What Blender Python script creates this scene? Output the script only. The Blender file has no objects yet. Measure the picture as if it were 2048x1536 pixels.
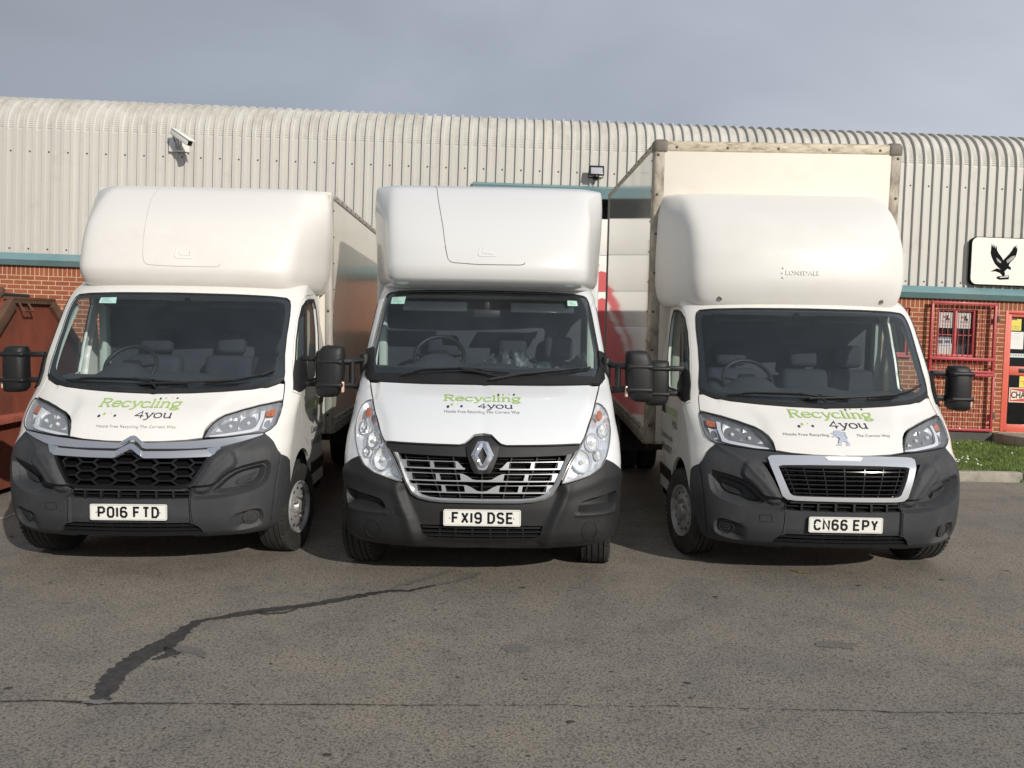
import bpy, bmesh, math, random
import numpy as np
from math import sin, cos, tan, pi, radians, sqrt, atan2, hypot
from mathutils import Matrix, Vector
from mathutils.geometry import delaunay_2d_cdt

scene = bpy.context.scene
COL = scene.collection
random.seed(7)
RNG = np.random.default_rng(7)

# ------------------------------------------------------------------ camera
CAM_H, PITCH, ROLL, FPX = 1.82, radians(1.9), radians(2.0), 1657.0
GY, GX = radians(2.2), radians(1.0)          # the yard climbs to the building and to the right
cam_d = bpy.data.cameras.new('camera')
cam = bpy.data.objects.new('camera', cam_d)
COL.objects.link(cam)
cam_d.sensor_width = 36.0
cam_d.lens = FPX / 2048.0 * 36.0
cam_d.clip_start, cam_d.clip_end = 0.1, 1000.0
cam.matrix_world = (Matrix.Translation((0, 0, CAM_H)) @ Matrix.Rotation(pi / 2 - PITCH, 4, 'X')
                    @ Matrix.Rotation(ROLL, 4, 'Z'))
scene.camera = cam

# ------------------------------------------------------------------ world and sun
SUN_EL, SUN_AZ = radians(24), radians(33)    # sun low behind the camera, to its right
world = bpy.data.worlds.new('World')
scene.world = world
world.use_nodes = True
nt = world.node_tree
nt.nodes.clear()
def WN(t, **kw):
    n = nt.nodes.new(t)
    for k, v in kw.items(): setattr(n, k, v)
    return n
sky = WN('ShaderNodeTexSky', sky_type='NISHITA', sun_disc=False)
sky.sun_elevation = SUN_EL
sky.sun_rotation = pi - SUN_AZ
sky.dust_density = 2.0
sbri = WN('ShaderNodeVectorMath', operation='SCALE'); sbri.inputs['Scale'].default_value = 0.06
geo = WN('ShaderNodeTexCoord')
mp = WN('ShaderNodeMapping'); mp.inputs['Scale'].default_value = (1.0, 1.0, 1.9)
mp.inputs['Location'].default_value = (0.35, 0.1, 0.2)
n1 = WN('ShaderNodeTexNoise'); n1.inputs['Scale'].default_value = 2.3; n1.inputs['Detail'].default_value = 5; n1.inputs['Roughness'].default_value = 0.45
n1.inputs['Distortion'].default_value = 0.5
sep = WN('ShaderNodeSeparateXYZ')
gx_ = WN('ShaderNodeMath', operation='MULTIPLY_ADD'); gx_.inputs[1].default_value = 0.70; gx_.inputs[2].default_value = 0.02   # the cloud thins out to the right
nz = WN('ShaderNodeMath', operation='MULTIPLY_ADD'); nz.inputs[1].default_value = 0.95
cr = WN('ShaderNodeValToRGB')
e_ = cr.color_ramp.elements
e_[0].position = 0.05; e_[0].color = (0.285, 0.315, 0.355, 1)
e_[1].position = 1.0; e_[1].color = (0.66, 0.70, 0.77, 1)
q_ = e_.new(0.48); q_.color = (0.405, 0.445, 0.525, 1)
mixc = WN('ShaderNodeMix', data_type='RGBA'); mixc.inputs['Factor'].default_value = 0.92
bg = WN('ShaderNodeBackground'); bg.inputs['Strength'].default_value = 1.0
wo = WN('ShaderNodeOutputWorld')
L = nt.links.new
L(geo.outputs['Generated'], mp.inputs['Vector']); L(mp.outputs['Vector'], n1.inputs['Vector'])
L(geo.outputs['Generated'], sep.inputs[0]); L(sep.outputs['X'], gx_.inputs[0])
L(n1.outputs['Fac'], nz.inputs[0]); L(gx_.outputs[0], nz.inputs[2]); L(nz.outputs[0], cr.inputs['Fac'])
L(sky.outputs['Color'], sbri.inputs[0])
L(sbri.outputs['Vector'], mixc.inputs[6]); L(cr.outputs['Color'], mixc.inputs[7])
L(mixc.outputs[2], bg.inputs['Color']); L(bg.outputs['Background'], wo.inputs['Surface'])

sun_d = bpy.data.lights.new('sun', 'SUN')
sun_d.energy = 3.7; sun_d.angle = radians(0.55); sun_d.color = (1.0, 0.94, 0.85)
sun = bpy.data.objects.new('sun', sun_d)
COL.objects.link(sun)
sun_dir = Vector((-sin(SUN_AZ) * cos(SUN_EL), cos(SUN_AZ) * cos(SUN_EL), -sin(SUN_EL)))
sun.rotation_euler = sun_dir.to_track_quat('-Z', 'Y').to_euler()
sun.location = -sun_dir * 60

vs = scene.view_settings
vs.view_transform = 'Standard'; vs.look = 'None'; vs.exposure = 0.0; vs.gamma = 1.0; vs.use_curve_mapping = False

GM = Matrix.Rotation(GY, 4, 'X') @ Matrix.Rotation(-GX, 4, 'Y')      # yard frame -> world
BM = Matrix.Translation((0, 13.75, 0)) @ Matrix.Rotation(radians(1.0), 4, 'Z')   # building frame -> world

# ------------------------------------------------------------------ materials
MATS = {}
def mat(name, color=(0.8, 0.8, 0.8), rough=0.5, metal=0.0, coat=0.0, spec=0.5, var=0.0, vscale=6.0,
        bump=0.0, bscale=60.0, dirt=None, dscale=3.0, damt=0.0, aniso=(1, 1, 1), ior=1.5, alpha=1.0, rvar=0.0, detail=5):
    if name in MATS: return MATS[name]
    m = bpy.data.materials.new(name); m.use_nodes = True
    t = m.node_tree; b = t.nodes['Principled BSDF']
    b.inputs['Base Color'].default_value = (*color, 1)
    b.inputs['Roughness'].default_value = rough; b.inputs['Metallic'].default_value = metal
    b.inputs['Coat Weight'].default_value = coat; b.inputs['Coat Roughness'].default_value = 0.06
    b.inputs['Specular IOR Level'].default_value = spec; b.inputs['IOR'].default_value = ior
    b.inputs['Alpha'].default_value = alpha
    tc = t.nodes.new('ShaderNodeTexCoord'); mpn = t.nodes.new('ShaderNodeMapping')
    mpn.inputs['Scale'].default_value = aniso
    t.links.new(tc.outputs['Object'], mpn.inputs['Vector'])
    col = None
    def noise(sc, det=detail, ro=0.6):
        n = t.nodes.new('ShaderNodeTexNoise'); n.inputs['Scale'].default_value = sc
        n.inputs['Detail'].default_value = det; n.inputs['Roughness'].default_value = ro
        t.links.new(mpn.outputs['Vector'], n.inputs['Vector']); return n
    if var > 0:
        n = noise(vscale)
        r = t.nodes.new('ShaderNodeValToRGB')
        r.color_ramp.elements[0].position = 0.3; r.color_ramp.elements[1].position = 0.7
        r.color_ramp.elements[0].color = (*[c * (1 - var) for c in color], 1)
        r.color_ramp.elements[1].color = (*[min(1, c * (1 + var * 0.6)) for c in color], 1)
        t.links.new(n.outputs['Fac'], r.inputs['Fac']); col = r.outputs['Color']
    if dirt is not None:
        n = noise(dscale, 7, 0.68)
        r = t.nodes.new('ShaderNodeMapRange'); r.inputs['From Min'].default_value = 0.5; r.inputs['From Max'].default_value = 0.72
        r.inputs['To Max'].default_value = damt
        t.links.new(n.outputs['Fac'], r.inputs['Value'])
        mx = t.nodes.new('ShaderNodeMix'); mx.data_type = 'RGBA'
        if col is not None: t.links.new(col, mx.inputs[6])
        else: mx.inputs[6].default_value = (*color, 1)
        mx.inputs[7].default_value = (*dirt, 1)
        t.links.new(r.outputs['Result'], mx.inputs['Factor']); col = mx.outputs[2]
    if col is not None: t.links.new(col, b.inputs['Base Color'])
    if rvar > 0:
        n = noise(vscale * 2.3)
        r = t.nodes.new('ShaderNodeMapRange'); r.inputs['To Min'].default_value = max(0, rough - rvar); r.inputs['To Max'].default_value = min(1, rough + rvar)
        t.links.new(n.outputs['Fac'], r.inputs['Value']); t.links.new(r.outputs['Result'], b.inputs['Roughness'])
    if bump > 0:
        n = noise(bscale, 3)
        bp = t.nodes.new('ShaderNodeBump'); bp.inputs['Strength'].default_value = bump; bp.inputs['Distance'].default_value = 0.01
        t.links.new(n.outputs['Fac'], bp.inputs['Height']); t.links.new(bp.outputs['Normal'], b.inputs['Normal'])
    MATS[name] = m
    return m

def glass_mat(name, tint, rough=0.0, ior=1.52, dust_haze=0.0):
    """thin sheet glass: tinted straight-through light plus a fresnel mirror"""
    if name in MATS: return MATS[name]
    m = bpy.data.materials.new(name); m.use_nodes = True
    t = m.node_tree; t.nodes.clear()
    tr = t.nodes.new('ShaderNodeBsdfTransparent'); tr.inputs['Color'].default_value = (*tint, 1)
    gl = t.nodes.new('ShaderNodeBsdfGlossy'); gl.inputs['Roughness'].default_value = rough
    fr = t.nodes.new('ShaderNodeFresnel'); fr.inputs['IOR'].default_value = ior
    gm_ = t.nodes.new('ShaderNodeNewGeometry'); mr_ = t.nodes.new('ShaderNodeMapRange')      # a pane mirrors alike from both sides
    mr_.inputs['To Min'].default_value = ior; mr_.inputs['To Max'].default_value = 1 / ior
    t.links.new(gm_.outputs['Backfacing'], mr_.inputs['Value']); t.links.new(mr_.outputs['Result'], fr.inputs['IOR'])
    mx = t.nodes.new('ShaderNodeMixShader'); o = t.nodes.new('ShaderNodeOutputMaterial')
    t.links.new(fr.outputs[0], mx.inputs[0]); t.links.new(tr.outputs[0], mx.inputs[1]); t.links.new(gl.outputs[0], mx.inputs[2])
    if dust_haze > 0:                                   # thin dusty film, tinted blue to paint a pale haze into the pane
        df = t.nodes.new('ShaderNodeBsdfDiffuse'); df.inputs['Color'].default_value = (0.52, 0.60, 0.68, 1)
        tc = t.nodes.new('ShaderNodeTexCoord'); n = t.nodes.new('ShaderNodeTexNoise'); n.inputs['Scale'].default_value = 3.0; n.inputs['Detail'].default_value = 6
        r = t.nodes.new('ShaderNodeMapRange'); r.inputs['From Min'].default_value = 0.3; r.inputs['From Max'].default_value = 0.7
        r.inputs['To Min'].default_value = dust_haze * 0.6; r.inputs['To Max'].default_value = dust_haze * 1.4
        t.links.new(tc.outputs['Object'], n.inputs['Vector']); t.links.new(n.outputs['Fac'], r.inputs['Value'])
        m2 = t.nodes.new('ShaderNodeMixShader'); t.links.new(r.outputs['Result'], m2.inputs[0]); t.links.new(mx.outputs[0], m2.inputs[1]); t.links.new(df.outputs[0], m2.inputs[2])
        t.links.new(m2.outputs[0], o.inputs['Surface'])
    else:
        t.links.new(mx.outputs[0], o.inputs['Surface'])
    MATS[name] = m
    return m

paint_cream = mat('paint_cream', (0.735, 0.72, 0.685), 0.28, coat=0.6, dirt=(0.55, 0.50, 0.42), dscale=2.2, damt=0.13)
paint_white = mat('paint_white', (0.68, 0.695, 0.71), 0.22, coat=0.8, dirt=(0.62, 0.61, 0.58), dscale=2.0, damt=0.08)
grp_cream = mat('grp_cream', (0.735, 0.71, 0.67), 0.34, coat=0.35, dirt=(0.52, 0.46, 0.38), dscale=1.7, damt=0.2)
grp_white = mat('grp_white', (0.665, 0.665, 0.655), 0.24, coat=0.7, dirt=(0.62, 0.60, 0.56), dscale=1.8, damt=0.08)
grp_old = mat('grp_old', (0.715, 0.70, 0.665), 0.42, coat=0.08, dirt=(0.50, 0.45, 0.37), dscale=1.6, damt=0.16)
panel_cream = mat('panel_cream', (0.74, 0.69, 0.60), 0.55, spec=0.25, dirt=(0.5, 0.43, 0.33), dscale=2.4, damt=0.22)
box_side = mat('box_side', (0.72, 0.70, 0.65), 0.08, coat=1.0, dirt=(0.45, 0.40, 0.33), dscale=1.5, damt=0.15, ior=1.6)
box_side_old = mat('box_side_old', (0.74, 0.70, 0.62), 0.22, coat=0.15, dirt=(0.40, 0.35, 0.28), dscale=1.5, damt=0.2)
plastic_grey = mat('plastic_grey', (0.036, 0.038, 0.042), 0.62, spec=0.35, var=0.12, vscale=5, bump=0.12, bscale=900, dirt=(0.11, 0.10, 0.09), dscale=2.6, damt=0.35)
plastic_black = mat('plastic_black', (0.014, 0.0142, 0.015), 0.55, spec=0.4, var=0.1, vscale=5, bump=0.12, bscale=900, dirt=(0.05, 0.047, 0.043), dscale=2.6, damt=0.3)
black_trim = mat('black_trim', (0.011, 0.011, 0.012), 0.52, spec=0.4, bump=0.08, bscale=700, dirt=(0.035, 0.034, 0.032), dscale=5, damt=0.25)
black_gloss = mat('black_gloss', (0.008, 0.008, 0.009), 0.12)
frit_black = mat('frit_black', (0.006, 0.006, 0.007), 0.06, coat=0.5)
void_black = mat('void_black', (0.004, 0.004, 0.004), 0.9, spec=0.1)
chrome = mat('chrome', (0.82, 0.82, 0.83), 0.1, metal=1.0, rvar=0.05)
satin_silver = mat('satin_silver', (0.36, 0.365, 0.375), 0.42, metal=0.55, var=0.08)
silver_grey = mat('silver_grey', (0.30, 0.315, 0.355), 0.40, metal=0.4, coat=0.2)
rim_silver = mat('rim_silver', (0.40, 0.40, 0.40), 0.45, metal=0.45, dirt=(0.12, 0.105, 0.09), dscale=9, damt=0.75)
alu = mat('alu', (0.42, 0.395, 0.355), 0.6, metal=0.2, var=0.15, vscale=4, dirt=(0.16, 0.13, 0.09), dscale=5, damt=0.55, aniso=(3, 3, 0.7))
alu_dirty = mat('alu_dirty', (0.40, 0.355, 0.285), 0.6, metal=0.15, var=0.35, vscale=5, dirt=(0.12, 0.09, 0.055), dscale=4, damt=1.0, aniso=(2.5, 2.5, 1))
alu_rail = mat('alu_rail', (0.55, 0.48, 0.37), 0.6, metal=0.1, var=0.3, vscale=9, dirt=(0.19, 0.13, 0.07), dscale=6, damt=1.0, aniso=(1.6, 1, 5))
rubber = mat('rubber', (0.022, 0.021, 0.020), 0.8, var=0.25, vscale=14, dirt=(0.085, 0.08, 0.07), dscale=6, damt=0.55, bump=0.15, bscale=200)
rust_dark = mat('rust_dark', (0.05, 0.035, 0.025), 0.8, var=0.4)
lamp_house = mat('lamp_house', (0.22, 0.225, 0.235), 0.3, metal=0.3)
lamp_grey = mat('lamp_grey', (0.33, 0.34, 0.36), 0.3, metal=0.4)
reflector = mat('reflector', (0.92, 0.92, 0.92), 0.12, metal=0.35, bump=0.5, bscale=30, aniso=(6, 1, 0.4))
reflector_plain = mat('reflector_plain', (0.9, 0.9, 0.9), 0.18, metal=0.35)
drl_white = mat('drl_white', (0.62, 0.64, 0.68), 0.25, coat=0.5)
orange_lens = mat('orange_lens', (0.50, 0.14, 0.05), 0.15, coat=0.6, var=0.5, vscale=60)
bulb_mat = mat('bulb_mat', (0.7, 0.7, 0.66), 0.1, coat=0.5)
lens_clear = glass_mat('lens_clear', (0.95, 0.96, 0.97))
screen_glass = glass_mat('screen_glass', (0.84, 0.91, 0.92), 0.0, 1.58, 0.016)
side_glass = glass_mat('side_glass', (0.86, 0.93, 0.89), 0.0, 1.52, 0.02)
shop_glass = glass_mat('shop_glass', (0.86, 0.88, 0.87))
plate_white = mat('plate_white', (0.78, 0.77, 0.72), 0.3, coat=0.4, dirt=(0.5, 0.46, 0.4), dscale=12, damt=0.15)
ink_black = mat('ink_black', (0.008, 0.008, 0.009), 0.35)
ink_purple = mat('ink_purple', (0.045, 0.03, 0.055), 0.4)
ink_grey = mat('ink_grey', (0.10, 0.105, 0.13), 0.4)
ink_soft = mat('ink_soft', (0.24, 0.235, 0.23), 0.5)
ink_green = mat('ink_green', (0.34, 0.50, 0.135), 0.4)
ink_matt = mat('ink_matt', (0.008, 0.008, 0.009), 0.9, spec=0.15)
trim_dark = mat('trim_dark', (0.036, 0.040, 0.048), 0.7, var=0.2, bump=0.1, bscale=300)
trim_pale = mat('trim_pale', (0.42, 0.47, 0.43), 0.7)
seat_cloth = mat('seat_cloth', (0.020, 0.025, 0.036), 0.85, var=0.3, vscale=5, bump=0.2, bscale=200)
sheet_grey = mat('sheet_grey', (0.060, 0.070, 0.075), 0.5, var=0.3, vscale=7, bump=0.6, bscale=14)
sticker = mat('sticker', (0.66, 0.86, 0.76), 0.5)
paper = mat('paper', (0.74, 0.74, 0.71), 0.7)
paper_yellow = mat('paper_yellow', (0.72, 0.62, 0.12), 0.7)
paper_blue = mat('paper_blue', (0.10, 0.25, 0.60), 0.7)
paper_pale = mat('paper_pale', (0.60, 0.66, 0.64), 0.7)
rivet_mat = mat('rivet_mat', (0.30, 0.28, 0.25), 0.5, metal=0.7)
rivet_dark = mat('rivet_dark', (0.10, 0.085, 0.07), 0.6, metal=0.4)
seam_dark = mat('seam_dark', (0.16, 0.15, 0.135), 0.6)

# ------------------------------------------------------------------ mesh helpers
class MB:
    def __init__(s): s.v = []; s.f = []; s.m = []; s.sm = []
    def add(s, v, f, mi=0, smooth=True):
        o = len(s.v); s.v.extend([tuple(map(float, p)) for p in v])
        for q in f: s.f.append([i + o for i in q]); s.m.append(mi); s.sm.append(smooth)
        return s
    def box(s, c, d, rot=None, mi=0, bev=0.0, seg=2):
        bm = bmesh.new(); bmesh.ops.create_cube(bm, size=1.0)
        bmesh.ops.scale(bm, vec=d, verts=bm.verts)
        if bev > 0:
            bmesh.ops.bevel(bm, geom=list(bm.edges), offset=min(bev, min(d) * 0.49), segments=seg, profile=0.5, affect='EDGES')
        M = Matrix.Translation(c) @ (rot.to_4x4() if rot is not None else Matrix.Identity(4))
        bmesh.ops.transform(bm, matrix=M, verts=bm.verts)
        bm.verts.ensure_lookup_table(); bm.verts.index_update()
        s.add([v.co[:] for v in bm.verts], [[v.index for v in f.verts] for f in bm.faces], mi, bev > 0)
        bm.free(); return s
    def tube(s, pts, r, n=8, mi=0, cap=True, flat=1.0):
        pts = [Vector(p) for p in pts]; rr = r if isinstance(r, (list, tuple)) else [r] * len(pts)
        vs_, fs = [], []
        up = Vector((0, 0, 1))
        for i, p in enumerate(pts):
            d = (pts[min(i + 1, len(pts) - 1)] - pts[max(i - 1, 0)]).normalized()
            a = d.cross(up)
            if a.length < 1e-3: a = d.cross(Vector((0, 1, 0)))
            a.normalize(); b = a.cross(d).normalized()
            for k in range(n):
                t = 2 * pi * k / n
                vs_.append(p + a * cos(t) * rr[i] + b * sin(t) * rr[i] * flat)
        for i in range(len(pts) - 1):
            for k in range(n):
                fs.append([i * n + k, i * n + (k + 1) % n, (i + 1) * n + (k + 1) % n, (i + 1) * n + k])
        if cap:
            fs.append([k for k in range(n)][::-1]); fs.append([(len(pts) - 1) * n + k for k in range(n)])
        return s.add(vs_, fs, mi)
    def lathe(s, prof, n=40, mi=0, axis='X', c=(0, 0, 0), closed=False):
        """prof: (along-axis, radius)"""
        vs_, fs = [], []
        for a, r in prof:
            for k in range(n):
                t = 2 * pi * k / n
                p = (a, r * cos(t), r * sin(t)) if axis == 'X' else ((r * cos(t), a, r * sin(t)) if axis == 'Y' else (r * cos(t), r * sin(t), a))
                vs_.append((p[0] + c[0], p[1] + c[1], p[2] + c[2]))
        m = len(prof)
        for i in range(m if closed else m - 1):
            j = (i + 1) % m
            for k in range(n):
                fs.append([i * n + k, j * n + k, j * n + (k + 1) % n, i * n + (k + 1) % n])
        return s.add(vs_, fs, mi)
    def disc(s, c, r, axis='Y', n=16, mi=0, sgn=-1, h=0.004):
        """small domed stud sticking out along sgn*axis"""
        prof = [(0, r), (sgn * h, r * 0.75), (sgn * h * 1.4, 0.0005)]
        return s.lathe(prof, n, mi, axis, c)
    def prism(s, poly, d0, d1, plane='XZ', mi=0):
        """closed polygon in a plane, extruded between d0 and d1 along the third axis"""
        tri = cdt_fill(poly)
        n = len(poly)
        def P(a, b, d): return (a, d, b) if plane == 'XZ' else ((d, a, b) if plane == 'YZ' else (a, b, d))
        vs_ = [P(a, b, d0) for a, b in tri[0]] + [P(a, b, d1) for a, b in tri[0]]
        k = len(tri[0])
        fs = [list(f) for f in tri[1]] + [[i + k for i in f][::-1] for f in tri[1]]
        s.add(vs_, fs, mi, False)
        rim = [P(a, b, d0) for a, b in poly] + [P(a, b, d1) for a, b in poly]
        s.add(rim, [[i, (i + 1) % n, n + (i + 1) % n, n + i] for i in range(n)], mi, False)
        return s
    def build(s, name, mats, parent=None, ang=40, loc=None, rot=None, recalc=False):
        me = bpy.data.meshes.new(name)
        me.from_pydata(s.v, [], s.f)
        for m in (mats if isinstance(mats, (list, tuple)) else [mats]): me.materials.append(m)
        me.polygons.foreach_set('material_index', s.m)
        me.polygons.foreach_set('use_smooth', s.sm)
        me.update()
        if recalc:
            bm = bmesh.new(); bm.from_mesh(me); bmesh.ops.recalc_face_normals(bm, faces=bm.faces); bm.to_mesh(me); bm.free()
        if ang: me.set_sharp_from_angle(angle=radians(ang))
        o = bpy.data.objects.new(name, me); COL.objects.link(o)
        if parent is not None: o.parent = parent
        if loc is not None: o.location = loc
        if rot is not None: o.rotation_euler = rot
        return o

def thing(name, label, cat, M=None, group=None):
    o = bpy.data.objects.new(name, None); COL.objects.link(o)
    o.empty_display_size = 0.2
    if M is not None: o.matrix_world = M
    return tag(o, label, cat, group)
def tag(o, label, cat, group=None):
    o['label'] = label; o['category'] = cat
    if group: o['group'] = group
    return o

def inside(P, poly):
    x, y = P[:, 0], P[:, 1]; poly = np.asarray(poly, float)
    x1, y1 = poly[:, 0], poly[:, 1]; x2, y2 = np.roll(x1, -1), np.roll(y1, -1)
    c = np.zeros(len(P), bool)
    for a, b, d, e in zip(x1, y1, x2, y2):
        if b == e: continue
        k = ((b > y) != (e > y)) & (x < (d - a) * (y - b) / (e - b) + a)
        c ^= k
    return c
def segdist(P, poly, closed=True):
    poly = np.asarray(poly, float); A = poly; B = np.roll(poly, -1, 0)
    if not closed: A, B = A[:-1], B[:-1]
    d = np.full(len(P), 1e9)
    for a, b in zip(A, B):
        ab = b - a; L2 = ab @ ab
        if L2 < 1e-14: continue
        t = np.clip(((P - a) @ ab) / L2, 0, 1)
        d = np.minimum(d, np.hypot(*(P - a - t[:, None] * ab).T))
    return d
def densify(poly, res, closed=True):
    out = []; n = len(poly)
    for i in range(n if closed else n - 1):
        a, b = np.array(poly[i], float), np.array(poly[(i + 1) % n], float)
        k = max(1, int(math.ceil(np.hypot(*(b - a)) / res)))
        for j in range(k): out.append(tuple(a + (b - a) * j / k))
    if not closed: out.append(tuple(poly[-1]))
    return out
def smooth_poly(poly, closed=True, it=2):
    """Chaikin corner cutting"""
    p = [np.array(q, float) for q in poly]
    for _ in range(it):
        q = []; n = len(p)
        for i in range(n if closed else n - 1):
            a, b = p[i], p[(i + 1) % n]
            q += [a * 0.75 + b * 0.25, a * 0.25 + b * 0.75]
        if not closed: q = [p[0]] + q + [p[-1]]
        p = q
    return [tuple(q) for q in p]
def area(poly):
    p = np.asarray(poly, float); q = np.roll(p, -1, 0)
    return 0.5 * np.sum(p[:, 0] * q[:, 1] - q[:, 0] * p[:, 1])
def inset(poly, d):
    """move a closed polygon's points inwards by d"""
    p = np.asarray(poly, float)
    if area(p) < 0: p = p[::-1]
    a = p - np.roll(p, 1, 0); b = np.roll(p, -1, 0) - p
    na = np.stack([-a[:, 1], a[:, 0]], 1); nb = np.stack([-b[:, 1], b[:, 0]], 1)
    na /= np.maximum(np.linalg.norm(na, axis=1, keepdims=True), 1e-9); nb /= np.maximum(np.linalg.norm(nb, axis=1, keepdims=True), 1e-9)
    m = na + nb; l = np.linalg.norm(m, axis=1, keepdims=True)
    m = m / np.maximum(l, 1e-6); k = 1 / np.clip((m * na).sum(1, keepdims=True), 0.5, 1)
    return [tuple(q) for q in p + m * d * k]
def cdt_fill(poly, holes=(), res=None, extra=None):
    """triangulate a polygon with holes; res adds an inner grid"""
    pts, edges = [], []
    for lp in [poly] + list(holes):
        o = len(pts); pts += [tuple(q) for q in lp]
        edges += [(o + i, o + (i + 1) % len(lp)) for i in range(len(lp))]
    B = np.array(pts, float)
    if res:
        mn, mx = np.array(poly).min(0), np.array(poly).max(0)
        gx, gy = np.meshgrid(np.arange(mn[0] + res * 0.5, mx[0], res), np.arange(mn[1] + res * 0.5, mx[1], res))
        gx = gx + (np.arange(gx.shape[0]) % 2)[:, None] * res * 0.5
        G = np.stack([gx.ravel(), gy.ravel()], 1)
        ok = inside(G, poly)
        for h in holes: ok &= ~inside(G, h)
        G = G[ok]
        if extra is not None and len(extra):              # points along creases, so that edges follow them
            X = np.array(extra, float); k = inside(X, poly)
            for h in holes: k &= ~inside(X, h)
            X = X[k]
            d = segdist(X, poly)
            for h in holes: d = np.minimum(d, segdist(X, h))
            X = X[d > res * 0.25]; keep = []
            cell = {}
            for i, q in enumerate(X):
                c = (int(q[0] / (res * .35)), int(q[1] / (res * .35)))
                if any(np.hypot(*(X[j] - q)) < res * .28 for a in (-1, 0, 1) for b in (-1, 0, 1) for j in cell.get((c[0] + a, c[1] + b), ())): continue
                cell.setdefault(c, []).append(i); keep.append(i)
            X = X[keep]
            if len(G) and len(X):
                dm = np.full(len(G), 9.0)
                for i in range(0, len(X), 400): dm = np.minimum(dm, np.hypot(G[:, None, 0] - X[None, i:i + 400, 0], G[:, None, 1] - X[None, i:i + 400, 1]).min(1))
                G = G[dm > res * 0.62]
            pts += [tuple(q) for q in X]
        if len(G):
            d = segdist(G, poly)
            for h in holes: d = np.minimum(d, segdist(G, h))
            G = G[d > res * 0.45]
            pts += [tuple(q) for q in G]
    r = delaunay_2d_cdt([Vector(q) for q in pts], edges, [], 0, 1e-7)
    V = np.array([v[:] for v in r[0]], float); F = np.array([f[:] for f in r[2]], int)
    if len(F) == 0: return V, F
    c = V[F].mean(1)
    ok = inside(c, poly)
    for h in holes: ok &= ~inside(c, h)
    F = F[ok]
    t = V[F]; a = (t[:, 1, 0] - t[:, 0, 0]) * (t[:, 2, 1] - t[:, 0, 1]) - (t[:, 2, 0] - t[:, 0, 0]) * (t[:, 1, 1] - t[:, 0, 1])
    F = F[np.abs(a) > 1e-12]; a = a[np.abs(a) > 1e-12]
    F[a < 0] = F[a < 0][:, ::-1]
    return V, F
def sstep(x, a, b):
    t = np.clip((x - a) / (b - a), 0, 1); return t * t * (3 - 2 * t)

def pchip(xs, ys):
    xs = np.array(xs, float); ys = np.array(ys, float); h = np.diff(xs); d = np.diff(ys) / h
    m = np.zeros(len(xs)); m[0] = d[0]; m[-1] = d[-1]
    for i in range(1, len(xs) - 1):
        if d[i - 1] * d[i] > 0:
            w1 = 2 * h[i] + h[i - 1]; w2 = h[i] + 2 * h[i - 1]; m[i] = (w1 + w2) / (w1 / d[i - 1] + w2 / d[i])
    def ev(x):
        x = np.clip(x, xs[0], xs[-1]); i = np.clip(np.searchsorted(xs, x) - 1, 0, len(h) - 1)
        t = (x - xs[i]) / h[i]
        return ys[i] * (1 + 2 * t) * (1 - t) ** 2 + m[i] * h[i] * t * (1 - t) ** 2 + ys[i + 1] * t * t * (3 - 2 * t) + m[i + 1] * h[i] * t * t * (t - 1)
    return ev

CHAMF = [(0,0,0),(.30,.38,.006),(.50,.62,.022),(.62,.735,.045),(.69,.785,.085),(.75,.82,.165),(.81,.853,.29),(.88,.90,.48),(.95,.955,.74),(1,1,1)]
class Surf:
    """vehicle skin: for each level t a plan section that runs across the nose (|u|<1) and back along the sides (|u|>1, metres)"""
    US = 1.2
    def __init__(s, rows, plan=None):
        s.plan = None
        if plan is not None:
            q = np.array(plan, float); s.plan = (pchip(q[:, 0], q[:, 1]), pchip(q[:, 0], q[:, 2]))
        R = np.array(rows, float); s.t0, s.t1 = R[0, 0], R[-1, 0]
        s.f = [pchip(R[:, 0], R[:, i]) for i in range(1, 7)]
    def __call__(s, u, t):
        u = np.asarray(u, float); t = np.asarray(t, float)
        yP, zP, W, D, a, b = [g(t) for g in s.f]
        q = np.clip(np.abs(u), 0, 1); e = np.maximum(np.abs(u) - 1, 0)
        x = 3 * (1 - q) ** 2 * q * a * W + 3 * (1 - q) * q * q * W + q ** 3 * W
        y = 3 * (1 - q) * q * q * D * (1 - b) + q ** 3 * D
        if s.plan is not None:
            k = a                                   # share of the creased plan against the round one
            x = x * (1 - k) + k * W * s.plan[0](q); y = y * (1 - k) + k * D * s.plan[1](q)
            x = np.where(q >= 1, W, x)
        return np.stack([np.sign(u) * x, yP + y + e, zP + 0 * u], -1)
    def normal(s, u, t):
        h = 2e-3
        du = s(u + h, t) - s(u - h, t); dt = s(u, t + h) - s(u, t - h)
        n = np.cross(du, dt)
        return n / np.maximum(np.linalg.norm(n, axis=-1, keepdims=True), 1e-9)
    def u_of_x(s, x, t):
        x = np.asarray(x, float); t = np.asarray(t, float) + 0 * x
        lo = np.zeros_like(x); hi = np.ones_like(x)
        for _ in range(30):
            m = 0.5 * (lo + hi); k = s(m, t)[..., 0] < np.abs(x); lo = np.where(k, m, lo); hi = np.where(k, hi, m)
        return np.sign(x) * 0.5 * (lo + hi)
    def u_of_y(s, y, t):
        """side position |u| for a distance y behind the nose"""
        y = np.asarray(y, float); t = np.asarray(t, float) + 0 * y
        lo = np.zeros_like(y); hi = np.full_like(y, 4.0)
        for _ in range(40):
            m = 0.5 * (lo + hi); k = s(m, t)[..., 1] < y; lo = np.where(k, m, lo); hi = np.where(k, hi, m)
        return 0.5 * (lo + hi)

def mirror_half(half):
    """half outline from u=0 round to u=0 -> whole closed outline"""
    return [tuple(p) for p in half] + [(-p[0], p[1]) for p in half[::-1] if abs(p[0]) > 1e-6]
def flip(poly): return [(-a, b) for a, b in poly][::-1]

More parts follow.
